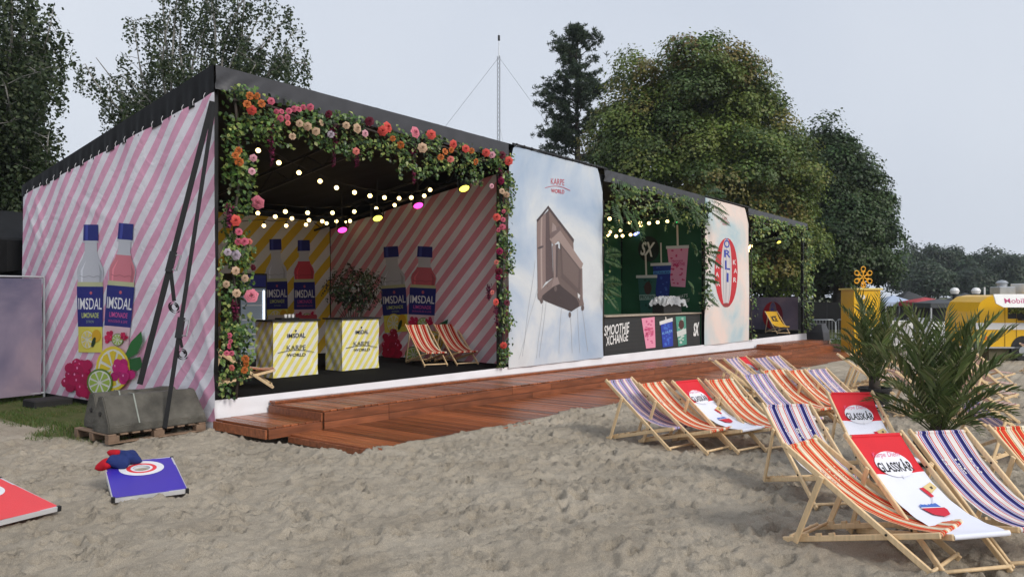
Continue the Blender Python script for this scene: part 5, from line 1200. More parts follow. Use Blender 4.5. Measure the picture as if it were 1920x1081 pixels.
# ------------------------------------------------------------------ concrete ballast on a pallet, and its straps
def pallet(c, rz, L, W, label):
    t = thing('pallet', label, 'pallet', c, rz)
    for y in (-W / 2 + .05, 0, W / 2 - .05):
        MB().bevbox(-L / 2, L / 2, y - .05, y + .05, 0, .02, .004).build('skid', M['pallet'], t)
        for x in (-L / 2 + .07, 0, L / 2 - .07): MB().bevbox(x - .07, x + .07, y - .05, y + .05, .021, .10, .004).build('block', M['pallet'], t)
    n = 9
    for k in range(n): x = -L / 2 + .05 + (L - .1) * k / (n - 1); MB().bevbox(x - .05, x + .05, -W / 2, W / 2, .101, .122, .004).build('board', M['pallet'], t)
    return t
pallet((-.82, .48, .005), 0, 1.32, .95, 'wooden pallet under the concrete ballast blocks')
M['band'] = mat('dull_steel_band', (.24, .26, .23), .6, .2)
def ballast(c, rz, L, W, H, label, seed):
    R = random.Random(seed); t = thing('concrete_block', label, 'concrete block', c, rz, group='concrete ballast blocks')
    prof = [(-W / 2, 0), (-W / 2, .10), (-.06, H), (.06, H), (W / 2, .10), (W / 2, 0)]; n = 10; V = []; F = []; k = len(prof)
    for i in range(n + 1):
        x = -L / 2 + L * i / n; sk = .16 * (i / n - .9) * 0
        for (y, z) in prof: V.append((x + (.10 * z / H if i == n else 0) * -1 + R.uniform(-.006, .006), y + R.uniform(-.008, .008), max(0, z + (R.uniform(-.012, .008) if z > .01 else 0))))
    for i in range(n):
        for j in range(k): q = (j + 1) % k; F.append((i * k + j, i * k + q, (i + 1) * k + q, (i + 1) * k + j))
    F += [tuple(range(k)), tuple(n * k + j for j in reversed(range(k)))]
    o = mk('body', V, F, M['concrete'], t); bm = bmesh.new(); bm.from_mesh(o.data); bmesh.ops.recalc_face_normals(bm, faces=bm.faces[:]); bmesh.ops.bevel(bm, geom=[e for e in bm.edges if e.calc_face_angle(0) > .5], offset=.012, segments=2, affect='EDGES'); bm.to_mesh(o.data); bm.free()
    s = -.28; pp = [(s, y * 1.02, z * 1.01 + .004) for y, z in prof[1:-1]]
    m = MB()
    for a_, b_ in zip(pp, pp[1:]): m.beam(a_, b_, .018, .004, up=(0, -(b_[2] - a_[2]), b_[1] - a_[1]) if abs(b_[2] - a_[2]) > .05 else (0, 0, 1))
    m.build('steel_band', M['band'], t)
    MB().tube([(-L / 2 - .004, 0, H * .52), (-L / 2 - .012, 0, H * .52)], .03, 10).build('lifting_socket', M['black'], t)
    return t
ballast((-.80, .24, .127), 0, 1.34, .44, .46, 'long prism shaped concrete block in front, bound with a steel band', 1)
ballast((-.76, .71, .127), 0, 1.22, .44, .46, 'long prism shaped concrete block behind the front one', 2)
def strap(label, a, b, w, tail, buckle):
    a, b = Vector(a), Vector(b); t = thing('ratchet_strap', label, 'strap', a, group='black ratchet straps'); d = (b - a).normalized(); vw = Vector((CT, ST, 0)); sd = d.cross(vw).normalized()
    def band(p, q, w, nm, th=.006):
        m = MB(); m.beam(p - a, q - a, w, th, up=tuple(vw)); return m.build(nm, M['strap'], t)
    m1 = a.lerp(b, buckle); band(a, m1, w, 'webbing'); band(m1, b, w * 1.05, 'webbing')
    R = MB(); c = m1 - a; R.beam(c - d * .14, c + d * .14, .085, .05, up=tuple(vw)); rt = R.build('ratchet', M['black'], t)
    R = MB(); R.tube([c - d * .10 + sd * .04, c - d * .12 + sd * .11, c + d * .10 + sd * .10, c + d * .10 + sd * .04], .012, 6).build('handle', M['galv'], rt)
    q0 = m1 + sd * tail[0] * .35 + d * .10; q1 = q0 + Vector((0, 0, -tail[1])) + sd * tail[0]
    if tail[1] > 0:
        band(q0, q1, w * .7, 'loose_end')
        V = []; F = []; n = 28
        for k in range(n):                                       # rolled-up end
            an = k / n * 4 * PI; rr = .035 + .05 * k / n; c2 = q1 - a + sd * rr * math.cos(an) + Vector((0, 0, -.08 + rr * math.sin(an)))
            V += [tuple(c2 - vw * .03), tuple(c2 + vw * .03)]
        for k in range(n - 1): F.append((2 * k, 2 * k + 1, 2 * k + 3, 2 * k + 2))
        mk('rolled_end', V, F, M['strap'], t)
top = on_u(398, 190, -.16); bot = on_v(262, 720, .50)
strap('wide black ratchet strap from the roof corner to the rear of the concrete blocks', top, bot, .075, (.05, .42), .57)
bt = on_v(309, 802, -.03); strap('thin black ratchet strap from the roof corner down to the pallet', on_u(402, 192, -.14), bt, .055, (.03, .16), .70)

# ------------------------------------------------------------------ left rear: printed fence and black tent
b = thing('cloud_fence', 'mesh fence panel covered with a dusky cloud print at the left edge', 'fence', (-2, 5.2, 0))
inv = Matrix.Translation((2, -5.2, 0)); sh_ = Sheet('v', 5.2, .015, 41)
bp(sh_.canvas('printed_scrim', -3.9, -.22, .12, lambda a: 2.17, M['cloud_dusk'], None), b, inv)
for x in (-3.9, -.16): bp(MB().tube([(x, 5.24, 0), (x, 5.24, 2.22)], .021, 8).build('post', M['galv']), b, inv)
bp(MB().tube([(-3.9, 5.24, 2.2), (-.16, 5.24, 2.2)], .019, 8).build('rail', M['galv']), b, inv); bp(MB().tube([(-3.9, 5.24, .14), (-.16, 5.24, .14)], .019, 8).build('rail', M['galv']), b, inv)
bp(MB().tube([(-.16, 5.25, 1.9), (-.16, 5.7, .05)], .016, 6).build('brace', M['galv']), b, inv)
o = MB().bevbox(-.75, -.15, 4.1, 4.6, .0, .14, .02).build('ballast_foot', M['rubber']); tag(o, 'flat black ballast foot at the base of the striped wall', 'ballast')
t = thing('storage_tent', 'black storage tent behind the dusky fence at the left edge', 'tent', (-5, 9, 0)); inv = Matrix.Translation((5, -9, 0))
bp(MB().box(-6, 3, 7.2, 11, 0, 2.65).build('wall', M['black_tarp']), t, inv)
V = []; F = []; n = 40
for i in range(n + 1):
    x = -6.15 + 9.3 * i / n
    for (y, z) in ((7.05, 2.35 + .03 * math.sin(x * 7)), (7.05, 2.95), (7.1, 3.0), (9.1, 3.7), (11.15, 3.0)): V.append((x, y + .02 * math.sin(x * 9 + z), z))
for i in range(n):
    for j in range(4): q = i * 5 + j; F.append((q, q + 5, q + 6, q + 1))
bp(mk('roof', V, F, M['black_tarp'], smooth=False), t, inv)

# ------------------------------------------------------------------ things on the stage
t = thing('drinks_fridge', 'tall glass door drinks fridge glowing behind the flower garland', 'fridge', (3.85, 4.72, FL)); inv = Matrix.Translation((-4.15, -4.72, -FL))
bp(MB().bevbox(3.5, 4.2, 4.40, 5.05, FL, 2.34, .015).build('cabinet', M['black']), t, inv)
bp(MB().box(3.55, 4.15, 4.385, 4.395, 2.06, 2.30).build('sign_panel', mat('navy_panel', NAVY, .4)), t, inv)
bp(MB().box(3.55, 4.15, 4.385, 4.395, FL + .14, 2.03).build('glass_door', mat('fridge_glass', (.35, .42, .50), .12, .1, 2)), t, inv)
bp(MB().box(4.08, 4.11, 4.372, 4.384, FL + .2, 1.98).build('light_strip', M['led']), t, inv)
for k in range(5): bp(MB().box(3.57, 4.07, 4.376, 4.384, FL + .35 + k * .3, FL + .37 + k * .3).build('shelf', M['white_paint']), t, inv)
# leafy bush in a pot behind the counter
t = thing('potted_bush', 'dark leafy round bush on thin stems behind the right striped counter', 'plant', (5.2, 3.15, FL))
MB().lathe([(.19, 0), (.24, .38), (.26, .38), (.26, .42), (.22, .42)], n=20).build('pot', M['pot'], t)
m = MB(); cc = Vector((0, 0, 1.55)); tips = []
for k in range(12):
    a = k * 2.4; e = Vector((math.cos(a) * .36, math.sin(a) * .36, 1.5 + .35 * math.sin(k * 1.9))); m.tube([(.03 * math.cos(a), .03 * math.sin(a), .36), (.12 * math.cos(a), .12 * math.sin(a), .85), e], [.013, .011, .005], 6)
m.build('stems', M['bark'], t, smooth=True)
n = 1700; d = sphere_dirs(n); rr = rng.uniform(.35, 1, n) ** .6; P = np.array([0, 0, 1.62]) + d * rr[:, None] * np.array([.60, .60, .46]); P += .10 * np.sin(P[:, [2, 0, 1]] * 11)
leaf_cloud('foliage', P, d + np.array([0, 0, .6]) + rng.normal(0, .4, (n, 3)), rng.uniform(.06, .11, n), palette(n, [(.022, .040, .018), (.045, .06, .022), (.06, .03, .022)], [5, 3, 1.5]), M['ivy'], t, .5)
# small things on the counters
def bottle_obj(p, h, m, label):
    t = thing('glass_bottle', label, 'bottle', p); MB().lathe([(.032 * h / .3, 0), (.036 * h / .3, .02), (.036 * h / .3, h * .55), (.014 * h / .3, h * .75), (.013 * h / .3, h * .95)], n=14).build('body', m, t, smooth=True); MB().lathe([(.015 * h / .3, h * .95), (.015 * h / .3, h)], n=12).build('cap', M['white_paint'], t)
glass_m, nt_, b_ = newmat('pale_glass'); setin(b_, 'Base Color', (.75, .8, .8, 1)); setin(b_, 'Transmission Weight', .75); setin(b_, 'Roughness', .08)
bottle_obj((10.62, .22, 1.386), .42, glass_m, 'clear glass bottle on the left end of the drinks counter')
t = thing('sample_tray', 'small black tray with clear cups on the left striped counter', 'tray', (2.62, 2.0, FL + 1.031)); MB().bevbox(-.18, .22, -.1, .1, 0, .03, .008).build('tray', M['black'], t)
for k in range(3): o = MB().lathe([(.022, 0), (.03, .06)], n=12).build('cup', M['white_paint'], t); o.location = (-.02 + k * .08, 0, .03)
# equipment under crumpled plastic on the drinks counter
t = thing('covered_appliance', 'black appliance under crumpled clear plastic on the drinks counter', 'appliance', (14.35, .32, 1.386))
MB().bevbox(-.55, .55, -.18, .2, 0, .34, .02).build('appliance', M['black'], t)
V = []; F = []; nx, ny = 36, 14
for i in range(nx + 1):
    for j in range(ny + 1):
        x, y = i / nx * 2 - 1, j / ny * 2 - 1; e = max(abs(x) ** 6, abs(y) ** 6); z = .44 - .20 * e ** 1.2 + .03 * math.sin(x * 17 + y * 5) + .03 * math.sin(y * 13 - x * 9) - .04 * (x > .6)
        V.append((x * .68 + .02 * math.sin(y * 9 + x * 21), y * .28 - .04 + .02 * math.sin(x * 23), z))
for i in range(nx):
    for j in range(ny): q = i * (ny + 1) + j; F.append((q, q + ny + 1, q + ny + 2, q + 1))
pm, nt_, b_ = newmat('crumpled_plastic'); setin(b_, 'Base Color', (.75, .76, .78, 1)); setin(b_, 'Roughness', .18); setin(b_, 'Transmission Weight', .35); setin(b_, 'Alpha', .8)
o = mk('plastic_sheet', V, F, pm, t)
# tarp covered box on bricks at the far end
p = on_ground(1519, 652); t = thing('covered_crate', 'grey tarp covered crate on wooden blocks past the last post', 'crate', (26.6, -.2, gz(26.6)))
V = [(-.42, -.35, .38), (.42, -.35, .38), (.42, .4, .38), (-.42, .4, .38), (-.30, -.22, 1.02), (.22, -.22, 1.06), (.24, .3, 1.05), (-.3, .3, 1.0), (-.40, -.30, .7), (.36, -.33, .72), (.36, .36, .7), (-.38, .38, .7)]
mk('tarp', V, [(0, 1, 9, 8), (8, 9, 5, 4), (1, 2, 10, 9), (9, 10, 6, 5), (2, 3, 11, 10), (10, 11, 7, 6), (3, 0, 8, 11), (11, 8, 4, 7), (4, 5, 6, 7), (0, 3, 2, 1)], M['grey_tarp'], t)
for x in (-.3, .28):
    for y in (-.28, .28): MB().bevbox(x - .1, x + .1, y - .1, y + .1, 0, .379, .006).build('support_block', M['pallet'], t)
# ------------------------------------------------------------------ right background: kiosk, trailer, stalls, barriers
def front_box(px0, px1, D):
    """frame facing the camera at distance D: returns origin (ground, left end), right vector, depth vector, metres per pixel"""
    R_ = Vector((ST, -CT, 0)); F_ = Vector((CT, ST, 0)); o = at_d(px0, HORY, D); o.z = gz(o.x); return o, R_, F_, D / FPX
def local(t, R_): t.rotation_euler = (0, 0, math.atan2(R_.y, R_.x))
# ice kiosk
D = 29.0; o, R_, F_, k = front_box(1601, 1660, D); t = thing('ice_kiosk', 'yellow tower kiosk with a snowflake sign on its roof', 'kiosk', o); t.rotation_euler = (0, 0, math.atan2(R_.y, R_.x) + .12)
Wk, Hk = 1.05, 2.42
MB().bevbox(0, Wk, 0, .9, 0, Hk - .07, .012).build('body', M['yellow'], t); MB().bevbox(-.06, Wk + .06, -.06, .96, Hk - .068, Hk, .01).build('roof_cap', mat('pale_yellow_paint', (.80, .62, .16), .4, .05), t)
V = []
v_, f_ = text2d('ice', .03)
mk('lettering', [(.10 + x * .34, -.004, Hk - .40 + y * .20) for x, y in v_], f_, M['white_paint'], t)
MB().box(.40, Wk + .004, -.006, -.003, .0, .95).build('lower_panel', mat('pale_panel', (.55, .56, .58), .4, .08), t)
sf = MB(); c = Vector((Wk / 2 + .02, .3, Hk + .42))
MB().tube([(Wk / 2 + .02, .3, Hk), (Wk / 2 + .02, .3, Hk + .2)], .02, 8).build('sign_post', M['amber'], t)
for q in range(6):
    a = q * PI / 3 + PI / 2; d = Vector((math.cos(a), 0, math.sin(a))); sf.tube([c + d * .03, c + d * .22], .022, 6)
    e = c + d * .30; sf.tube([e + Vector((math.cos(x), 0, math.sin(x))) * .085 for x in np.linspace(0, 2 * PI, 15)], .020, 6)
    e = c + d * .15; n_ = Vector((-d.z, 0, d.x)); sf.tube([e - n_ * .08 + d * .06, e, e + n_ * .08 + d * .06], .017, 6)
sf.build('snowflake_sign', M['amber'], t)
# food trailer
D = 26.0; o, R_, F_, k = front_box(1828, 2030, D); o.z = gz(o.x); t = thing('food_trailer', 'yellow and white rounded food trailer at the right edge', 'food trailer', o); t.rotation_euler = (0, 0, math.atan2(R_.y, R_.x) - .05)
L_ = 4.2; zb0, zt0 = .42, 2.16
def side_prof(inset=0):
    return [(0 + .04, zb0), (L_, zb0), (L_, zt0), (.75, zt0), (.42, zt0 - .06), (.18, zt0 - .24), (.05, zt0 - .55), (0, zt0 - .95)]
body = MB().prism(side_prof(), 0, 2.0, lambda p, y: (p[0], y, p[1])).build('body', M['yellow'], t)
MB().box(.02, L_, -.012, -.004, 1.02, 1.24).build('white_stripe', M['white_paint'], t)
for x in (.95, 1.32): MB().box(x, x + .012, -.014, -.002, .46, 2.0).build('panel_seam', mat('seam', (.25, .14, .01), .6), t)
MB().bevbox(.02, L_, -.03, -.004, .40, .455, .006).build('lower_trim', M['galv'], t); MB().bevbox(1.36, L_, -.02, -.004, 1.80, 1.84, .004).build('opening_trim', M['galv'], t)
MB().tube([(.35, -.01, .75), (.35, -.03, .75)], .06, 14).build('marker_lamp', mat('amber_lens', (.7, .2, .02), .3), t)
for x in (1.7, 2.1, 2.6, 3.1): MB().bevbox(x, x + .16, -.16, -.05, 1.378, 1.378 + random.uniform(.1, .22), .01).build('counter_item', mat('counter_item', (random.uniform(.1, .6), random.uniform(.1, .5), .1), .5), t)
wp = MB().prism([(.30, zt0 + .004), (L_, zt0 + .004), (L_, zt0 - .42), (.55, zt0 - .42), (.34, zt0 - .30)], -.55, -.50, lambda p, y: (p[0], y * 1.0 + .3 * (zt0 - p[1]) * -1.0, p[1] + .02)).build('hatch_flap', M['white_paint'], t)
v_, f_ = text2d('Mobilhuset', .004)
mk('lettering', [(.60 + x * 1.25, -.555 - .3 * (zt0 - (zt0 - .29 + y * .16)), zt0 - .29 + y * .16 + .02) for x, y in v_], f_, mat('magenta_print', S(186, 16, 110), .5), t)
MB().box(1.05, L_ - .05, -.010, -.003, 1.38, 1.80).build('serving_opening', M['black'], t)
for q in range(4): MB().box(1.55, L_ - .1, -.016, -.011, 1.44 + q * .09, 1.47 + q * .09).build('inner_slat', mat('brown_slat', (.08, .045, .02), .6), t)
MB().bevbox(1.36, L_, -.22, -.004, 1.33, 1.375, .006).build('counter_shelf', M['black'], t)
for x in (2.0, 3.2): MB().beam((x, -.18, 1.33), (x, -.008, 1.12), .02, .02).build('shelf_bracket', mat('rust_bracket', (.12, .03, .02), .6), t)
for x in (1.15, 3.9):
    w = MB().tube([(x + .40, -.03, .32), (x + .40, .20, .32)], .33, 22).build('wheel', M['rubber'], t); MB().tube([(x + .40, -.035, .32), (x + .40, .0, .32)], .16, 16).build('rim', M['galv'], w)
    MB().tube([(x + .40, -.016, .42), (x + .40, .30, .42)], .40, 22).build('wheel_arch', M['black'], t)
    break
MB().bevbox(1.0, 1.55, .4, 1.0, zt0, zt0 + .28, .03).build('roof_vent', M['galv'], t); MB().lathe([(.16, 0), (.16, .10), (.20, .12), (.12, .2), (.02, .22)], (1.25, .7, zt0 + .28), 16).build('vent_cowl', M['galv'], t)
ac = MB().bevbox(1.75, 2.7, .3, 1.1, zt0, zt0 + .38, .02).build('air_conditioner', M['white_paint'], t); MB().tube([(2.15, .28, zt0 + .19), (2.15, .298, zt0 + .19)], .15, 18).build('fan_grille', M['galv'], ac)
n = 260; P = np.column_stack([rng.uniform(1.0, 2.4, n), rng.uniform(-.35, -.1, n), rng.uniform(1.55, 1.76, n)]); leaf_cloud('trim_leaves', P, rng.normal(size=(n, 3)), rng.uniform(.06, .12, n), palette(n, [(.10, .16, .03), (.22, .24, .06)], [1, 1]), M['ivy'], t, .7)
for x in (.25, .6): MB().beam((x, .5, .02), (x, .5, zb0), .06, .06).build('jack', M['galv'], t)
MB().box(.5, 1.15, .1, .6, .02, .40).build('step_box', mat('olive_box', (.10, .09, .05), .8), t)
# stalls behind
def marquee(px0, px1, D, eav, peak, mroof, mwall, label, skirt=True, counter_=None):
    o, R_, F_, k = front_box(px0, px1, D); W = (px1 - px0) * k; t = thing('market_stall', label, 'stall', o); local(t, R_)
    ze = CAM.z + (HORY - eav) * k - o.z; zp = CAM.z + (HORY - peak) * k - o.z; dp = min(W, 4)
    MB().prism([(0, 0)], 0, 1, lambda p, y: (0, 0, 0)) if False else None
    V = [(0, 0, ze), (W, 0, ze), (W, dp, ze), (0, dp, ze), (W / 2, dp / 2, zp), (0, 0, ze - .22), (W, 0, ze - .22), (W, dp, ze - .22), (0, dp, ze - .22)]
    mk('roof', V, [(0, 1, 4), (1, 2, 4), (2, 3, 4), (3, 0, 4), (0, 5, 6, 1), (1, 6, 7, 2), (2, 7, 8, 3), (3, 8, 5, 0)], mroof, t)
    for x in (.04, W - .04):
        for y in (.04, dp - .04): MB().box(x - .03, x + .03, y - .03, y + .03, 0, ze - .02).build('leg', M['alu'], t)
    MB().box(.05, W - .05, dp - .12, dp - .08, 0, ze - .1).build('back_wall', mwall, t)
    if counter_: MB().bevbox(.1, W - .1, .1, .6, 0, 1.0, .01).build('counter', counter_, t)
    return t
dk = mat('charcoal_canvas', (.045, .048, .052), .7, .15); redc = mat('red_canvas_roof', (.42, .035, .045), .6, .15); bluec = mat('pale_blue_canvas', (.42, .50, .66), .6, .08)
marquee(1688, 1748, 52, 562, 545, dk, M['black'], 'charcoal pyramid roofed stall behind the kiosk', counter_=M['white_paint'])
marquee(1660, 1716, 44, 566, 553, bluec, M['black'], 'pale blue roofed stall right of the kiosk', counter_=mat('grey_counter', (.4, .42, .46), .6))
marquee(1718, 1786, 42, 566, 557, redc, dk, 'red roofed stall left of the yellow trailer', counter_=mat('dark_counter', (.06, .06, .07), .6))
marquee(1745, 1815, 36, 568, 560, mat('dark_gable', (.05, .055, .06), .6), M['black'], 'low dark gabled stall with a white edged roof', counter_=M['white_paint'])
marquee(1798, 1850, 60, 562, 548, dk, M['black'], 'far charcoal pyramid stall behind the trailer')
def pipe(px, D, y0, label):
    o, R_, F_, k = front_box(px, px + 5, D); h = CAM.z + (HORY - y0) * k - o.z; t = thing('flue_pipe', label, 'pipe', o); MB().tube([(0, 0, 0), (0, 0, h - .2)], .10, 12).build('pipe', M['black'], t); MB().lathe([(.17, h - .25), (.22, h - .1), (.15, h + .02), (.02, h + .06)], n=14).build('cowl', M['white_paint'], t)
pipe(1790, 39, 541, 'white capped flue pipe above the red roof'); pipe(1830, 39, 541, 'white capped flue pipe beside the trailer'); 
o, R_, F_, k = front_box(1846, 1848, 40); tag(MB().tube([o, o + Vector((0, 0, CAM.z - o.z + 18 * k))], .04, 8).build('thin_pole', M['white_paint']), 'thin white pole behind the yellow trailer', 'pole')
# white cabinets and boxes between the palms
for (a, b2, D, y0, lab, m) in ((1672, 1712, 33, 603, 'white equipment cabinet behind the palms', M['white_paint']), (1716, 1738, 33, 598, 'pale grey cabinet beside the white one', mat('grey_cabinet', (.42, .44, .5), .5, .1)), (1744, 1782, 34, 612, 'white chest freezer in front of the dark stall', M['white_paint'])):
    o, R_, F_, k = front_box(a, b2, D); h = CAM.z - (y0 - HORY) * k - o.z; t = thing('cabinet', lab, 'cabinet', o); local(t, R_); W = (b2 - a) * k
    MB().bevbox(0, W, 0, .6, .05, h, .015).build('body', m, t); MB().bevbox(-.02, W + .02, -.02, .62, h + .002, h + .04, .01).build('lid', m, t); MB().box(.08, W - .08, -.008, -.002, .2, h - .15).build('door_panel', mat('panel_grey', (.5, .5, .52), .5), t)
    for x in (.1, W - .1): MB().box(x - .04, x + .04, .1, .5, 0, .049).build('foot', M['black'], t)
# crowd barriers
def barrier(px0, px1, D, label):
    o, R_, F_, k = front_box(px0, px1, D); W = (px1 - px0) * k; t = thing('crowd_barrier', label, 'barrier', o, group='steel crowd barriers'); local(t, R_); h = 1.1
    MB().tube([(.05, 0, .2), (.0, 0, .28), (0, 0, h - .12), (.12, 0, h), (W - .12, 0, h), (W, 0, h - .12), (W, 0, .28), (W - .05, 0, .2), (.05, 0, .2)], .021, 6).build('frame', M['galv'], t, smooth=True)
    n = max(3, int(W / .13))
    for q in range(1, n): MB().tube([(W * q / n, 0, .2), (W * q / n, 0, h - .01)], .009, 5).build('bar', M['galv'], t)
    for x in (.3, W - .3): MB().tube([(x, -.35, .0), (x, -.22, .17), (x, 0, .22), (x, .22, .17), (x, .35, 0)], .017, 6).build('foot', M['galv'], t, smooth=True)
barrier(1520, 1566, 36, 'steel crowd barrier right behind the last stage post'); barrier(1567, 1606, 36.3, 'steel crowd barrier left of the yellow kiosk')
# dark screen fence under the trees
o, R_, F_, k = front_box(1400, 1680, 50); t = thing('dark_fence', 'long black screen fence in the shade under the maples', 'fence', o); local(t, R_)
for q in range(6): MB().box(q * 1.7, q * 1.7 + 1.66, 0, .03, .05, 1.8).build('panel', M['black_tarp'], t); MB().tube([(q * 1.7 - .02, .02, 0), (q * 1.7 - .02, .02, 1.9)], .03, 6).build('post', M['black'], t)

# ------------------------------------------------------------------ guyed mast
D = 62; b0 = at_d(935.5, HORY, D); b0.z = 0; t = thing('radio_mast', 'thin guyed lattice mast rising behind the tent roof', 'mast', b0); H = CAM.z + (HORY - 62) * D / FPX
m = MB(); cs = [Vector((.13 * math.cos(a), .13 * math.sin(a), 0)) for a in (0, 2.094, 4.189)]; 
for c in cs: m.tube([c, c + Vector((0, 0, H - 1.8))], .028, 5)
z = 0; q = 0
while z < H - 2.2:
    for i in range(3): m.tube([cs[i] + Vector((0, 0, z)), cs[(i + 1) % 3] + Vector((0, 0, z + .35))], .013, 4)
    z += .35
m.build('lattice', M['galv'], t); MB().tube([(0, 0, H - 1.9), (0, 0, H)], [.04, .02], 6).build('aerial', M['galv'], t); MB().lathe([(.09, H - .6), (.09, H - .2)], n=8).build('beacon', M['black'], t)
R_ = Vector((ST, -CT, 0))
for sx, zz, l in ((-1, H - 1.9, 16), (1, H - 1.9, 15), (1, H - 7, 3.2)):
    MB().tube([(0, 0, zz), tuple(R_ * sx * l + Vector((0, 0, .0 if l > 5 else 0)))], .013, 4).build('guy_wire', M['galv'], t)

# ------------------------------------------------------------------ trees
def limb(m, a, b, r0, r1, bend=.15, n=6, sides=6, R=random):
    a, b = Vector(a), Vector(b); L = (b - a).length; off = Vector((R.uniform(-1, 1), R.uniform(-1, 1), R.uniform(-.3, .6))) * bend * L; pts = []
    for i in range(n + 1): s = i / n; pts.append(a.lerp(b, s) + off * math.sin(PI * s))
    m.tube(pts, [r0 + (r1 - r0) * i / n for i in range(n + 1)], sides); return pts
def broadleaf(name, label, px, D, lobes, n_cl, per, ls, pal, wts, seed, r_cl=(1.0, 1.8), cat='tree', group=None, inner=.35, trunk_r=.4, up=1.1):
    """lobes: (px, py, rx_px, ry_px) ellipses of the crown outline, in photo pixels at distance D"""
    global rng; rng = np.random.default_rng(seed); R = random.Random(seed)
    base = at_d(px, HORY, D); base.z = gz(base.x); t = thing(name, label, cat, base, group=group); k = D / FPX
    Rv = np.array([ST, -CT, 0]); Fv = np.array([CT, ST, 0]); C_ = []; Rr = []; Dd = []
    for (lx, ly, rx, ry) in lobes:
        c = np.array(at_d(lx, ly, D)); n = int(n_cl * (rx * ry) / sum(l[2] * l[3] for l in lobes)); d = sphere_dirs(n * 2); d = d[d[:, 2] > -.75][:n]
        f = np.where(rng.random(len(d)) < inner, rng.uniform(.25, .75, len(d)), rng.uniform(.80, 1.0, len(d)))
        P = c + (d[:, :1] * Rv * rx * k + d[:, 1:2] * Fv * min(rx * k, 6.0) + d[:, 2:] * np.array([0, 0, 1.]) * ry * k) * f[:, None]; C_.append(P); Dd.append(d)
    C_ = np.concatenate(C_); Dd = np.concatenate(Dd); N = len(C_); rc = rng.uniform(*r_cl, N)
    dirs = sphere_dirs(N * per).reshape(N, per, 3); dirs[..., 2] = np.where(dirs[..., 2] < -.35, -dirs[..., 2], dirs[..., 2])
    rad = np.where(rng.random((N, per, 1)) < .25, rng.uniform(.3, .8, (N, per, 1)), rng.uniform(.78, 1.08, (N, per, 1)))
    lump = 1 + .22 * np.sin(dirs[..., :1] * 5 + rng.uniform(0, 6, (N, 1, 1))) * np.sin(dirs[..., 1:2] * 5 + rng.uniform(0, 6, (N, 1, 1)))
    sk = rng.normal(0, .35, (N, 1, 2))
    out = (Dd * np.array([1, 1, .6]))[:, None, :]; out = out[..., :1] * Rv + out[..., 1:2] * Fv + out[..., 2:] * np.array([0, 0, 1.])
    P = C_[:, None, :] + dirs * rad * lump * rc[:, None, None] * np.array([1, 1, .8]); P[..., 2] -= ((dirs[..., :2] * sk).sum(2)) * rc[:, None] * .6
    P += rng.normal(0, ls * .45, P.shape)
    Nn = dirs * .9 + np.array([0, 0, up * .45]) + out * .25 + rng.normal(0, .42, P.shape)
    base_c = palette(N, pal, wts, .18)[:, None, :]; col = base_c * (1 + rng.uniform(-.2, .2, (N, per, 1))) * (1 + rng.normal(0, .06, (N, per, 3)))
    ok = P.reshape(-1, 3)[:, 2] > base.z + .6
    leaf_cloud('crown', (P.reshape(-1, 3) - np.array(base))[ok], Nn.reshape(-1, 3)[ok], rng.uniform(ls * .7, ls * 1.2, N * per)[ok], np.clip(col.reshape(-1, 3), 0, 1)[ok], M['leaf'], t, .8)
    m = MB(); ctr = np.mean([np.array(at_d(l[0], l[1], D)) for l in lobes], axis=0) - np.array(base)
    trunk = limb(m, (0, 0, 0), (ctr[0] * .6, ctr[1] * .6, ctr[2] * .75), trunk_r, trunk_r * .45, .03, 8, 10, R)
    for i in R.sample(range(N), min(28, N)):
        s = trunk[R.randint(3, len(trunk) - 1)]; limb(m, s, tuple(C_[i] - np.array(base)), trunk_r * .28, .02, .12, 6, 5, R)
    m.build('trunk', M['bark'], t, smooth=True); return t
MAP = [(.125, .175, .034), (.155, .190, .038), (.20, .18, .046), (.080, .125, .032), (.20, .15, .045)]
broadleaf('maple_tree', 'huge round maple with brownish green crown behind the stage', 1320, 45, [(1292, 205, 135, 128), (1225, 275, 92, 105), (1385, 245, 75, 100), (1310, 345, 175, 105), (1160, 300, 48, 70), (1445, 345, 75, 85), (1475, 430, 60, 80), (1400, 480, 110, 85)], 430, 480, .19, MAP, [6, 5, 2, 4, .5], 11, (.75, 1.55))
broadleaf('maple_tree', 'dark green maple right of the huge one, left of the far wood', 1570, 54, [(1543, 320, 48, 82), (1588, 400, 68, 95), (1560, 470, 105, 85), (1620, 480, 52, 65)], 260, 420, .23, [(.048, .082, .024), (.056, .100, .030), (.080, .122, .038), (.030, .056, .018)], [4, 4, 2, 3], 12, (.8, 1.6))
broadleaf('shade_tree', 'dark tree standing low behind the last stage bay', 1440, 58, [(1440, 500, 110, 70), (1500, 530, 90, 45)], 80, 260, .32, [(.026, .044, .012), (.05, .06, .018)], [3, 2], 13, (1.2, 2.0), trunk_r=.3)
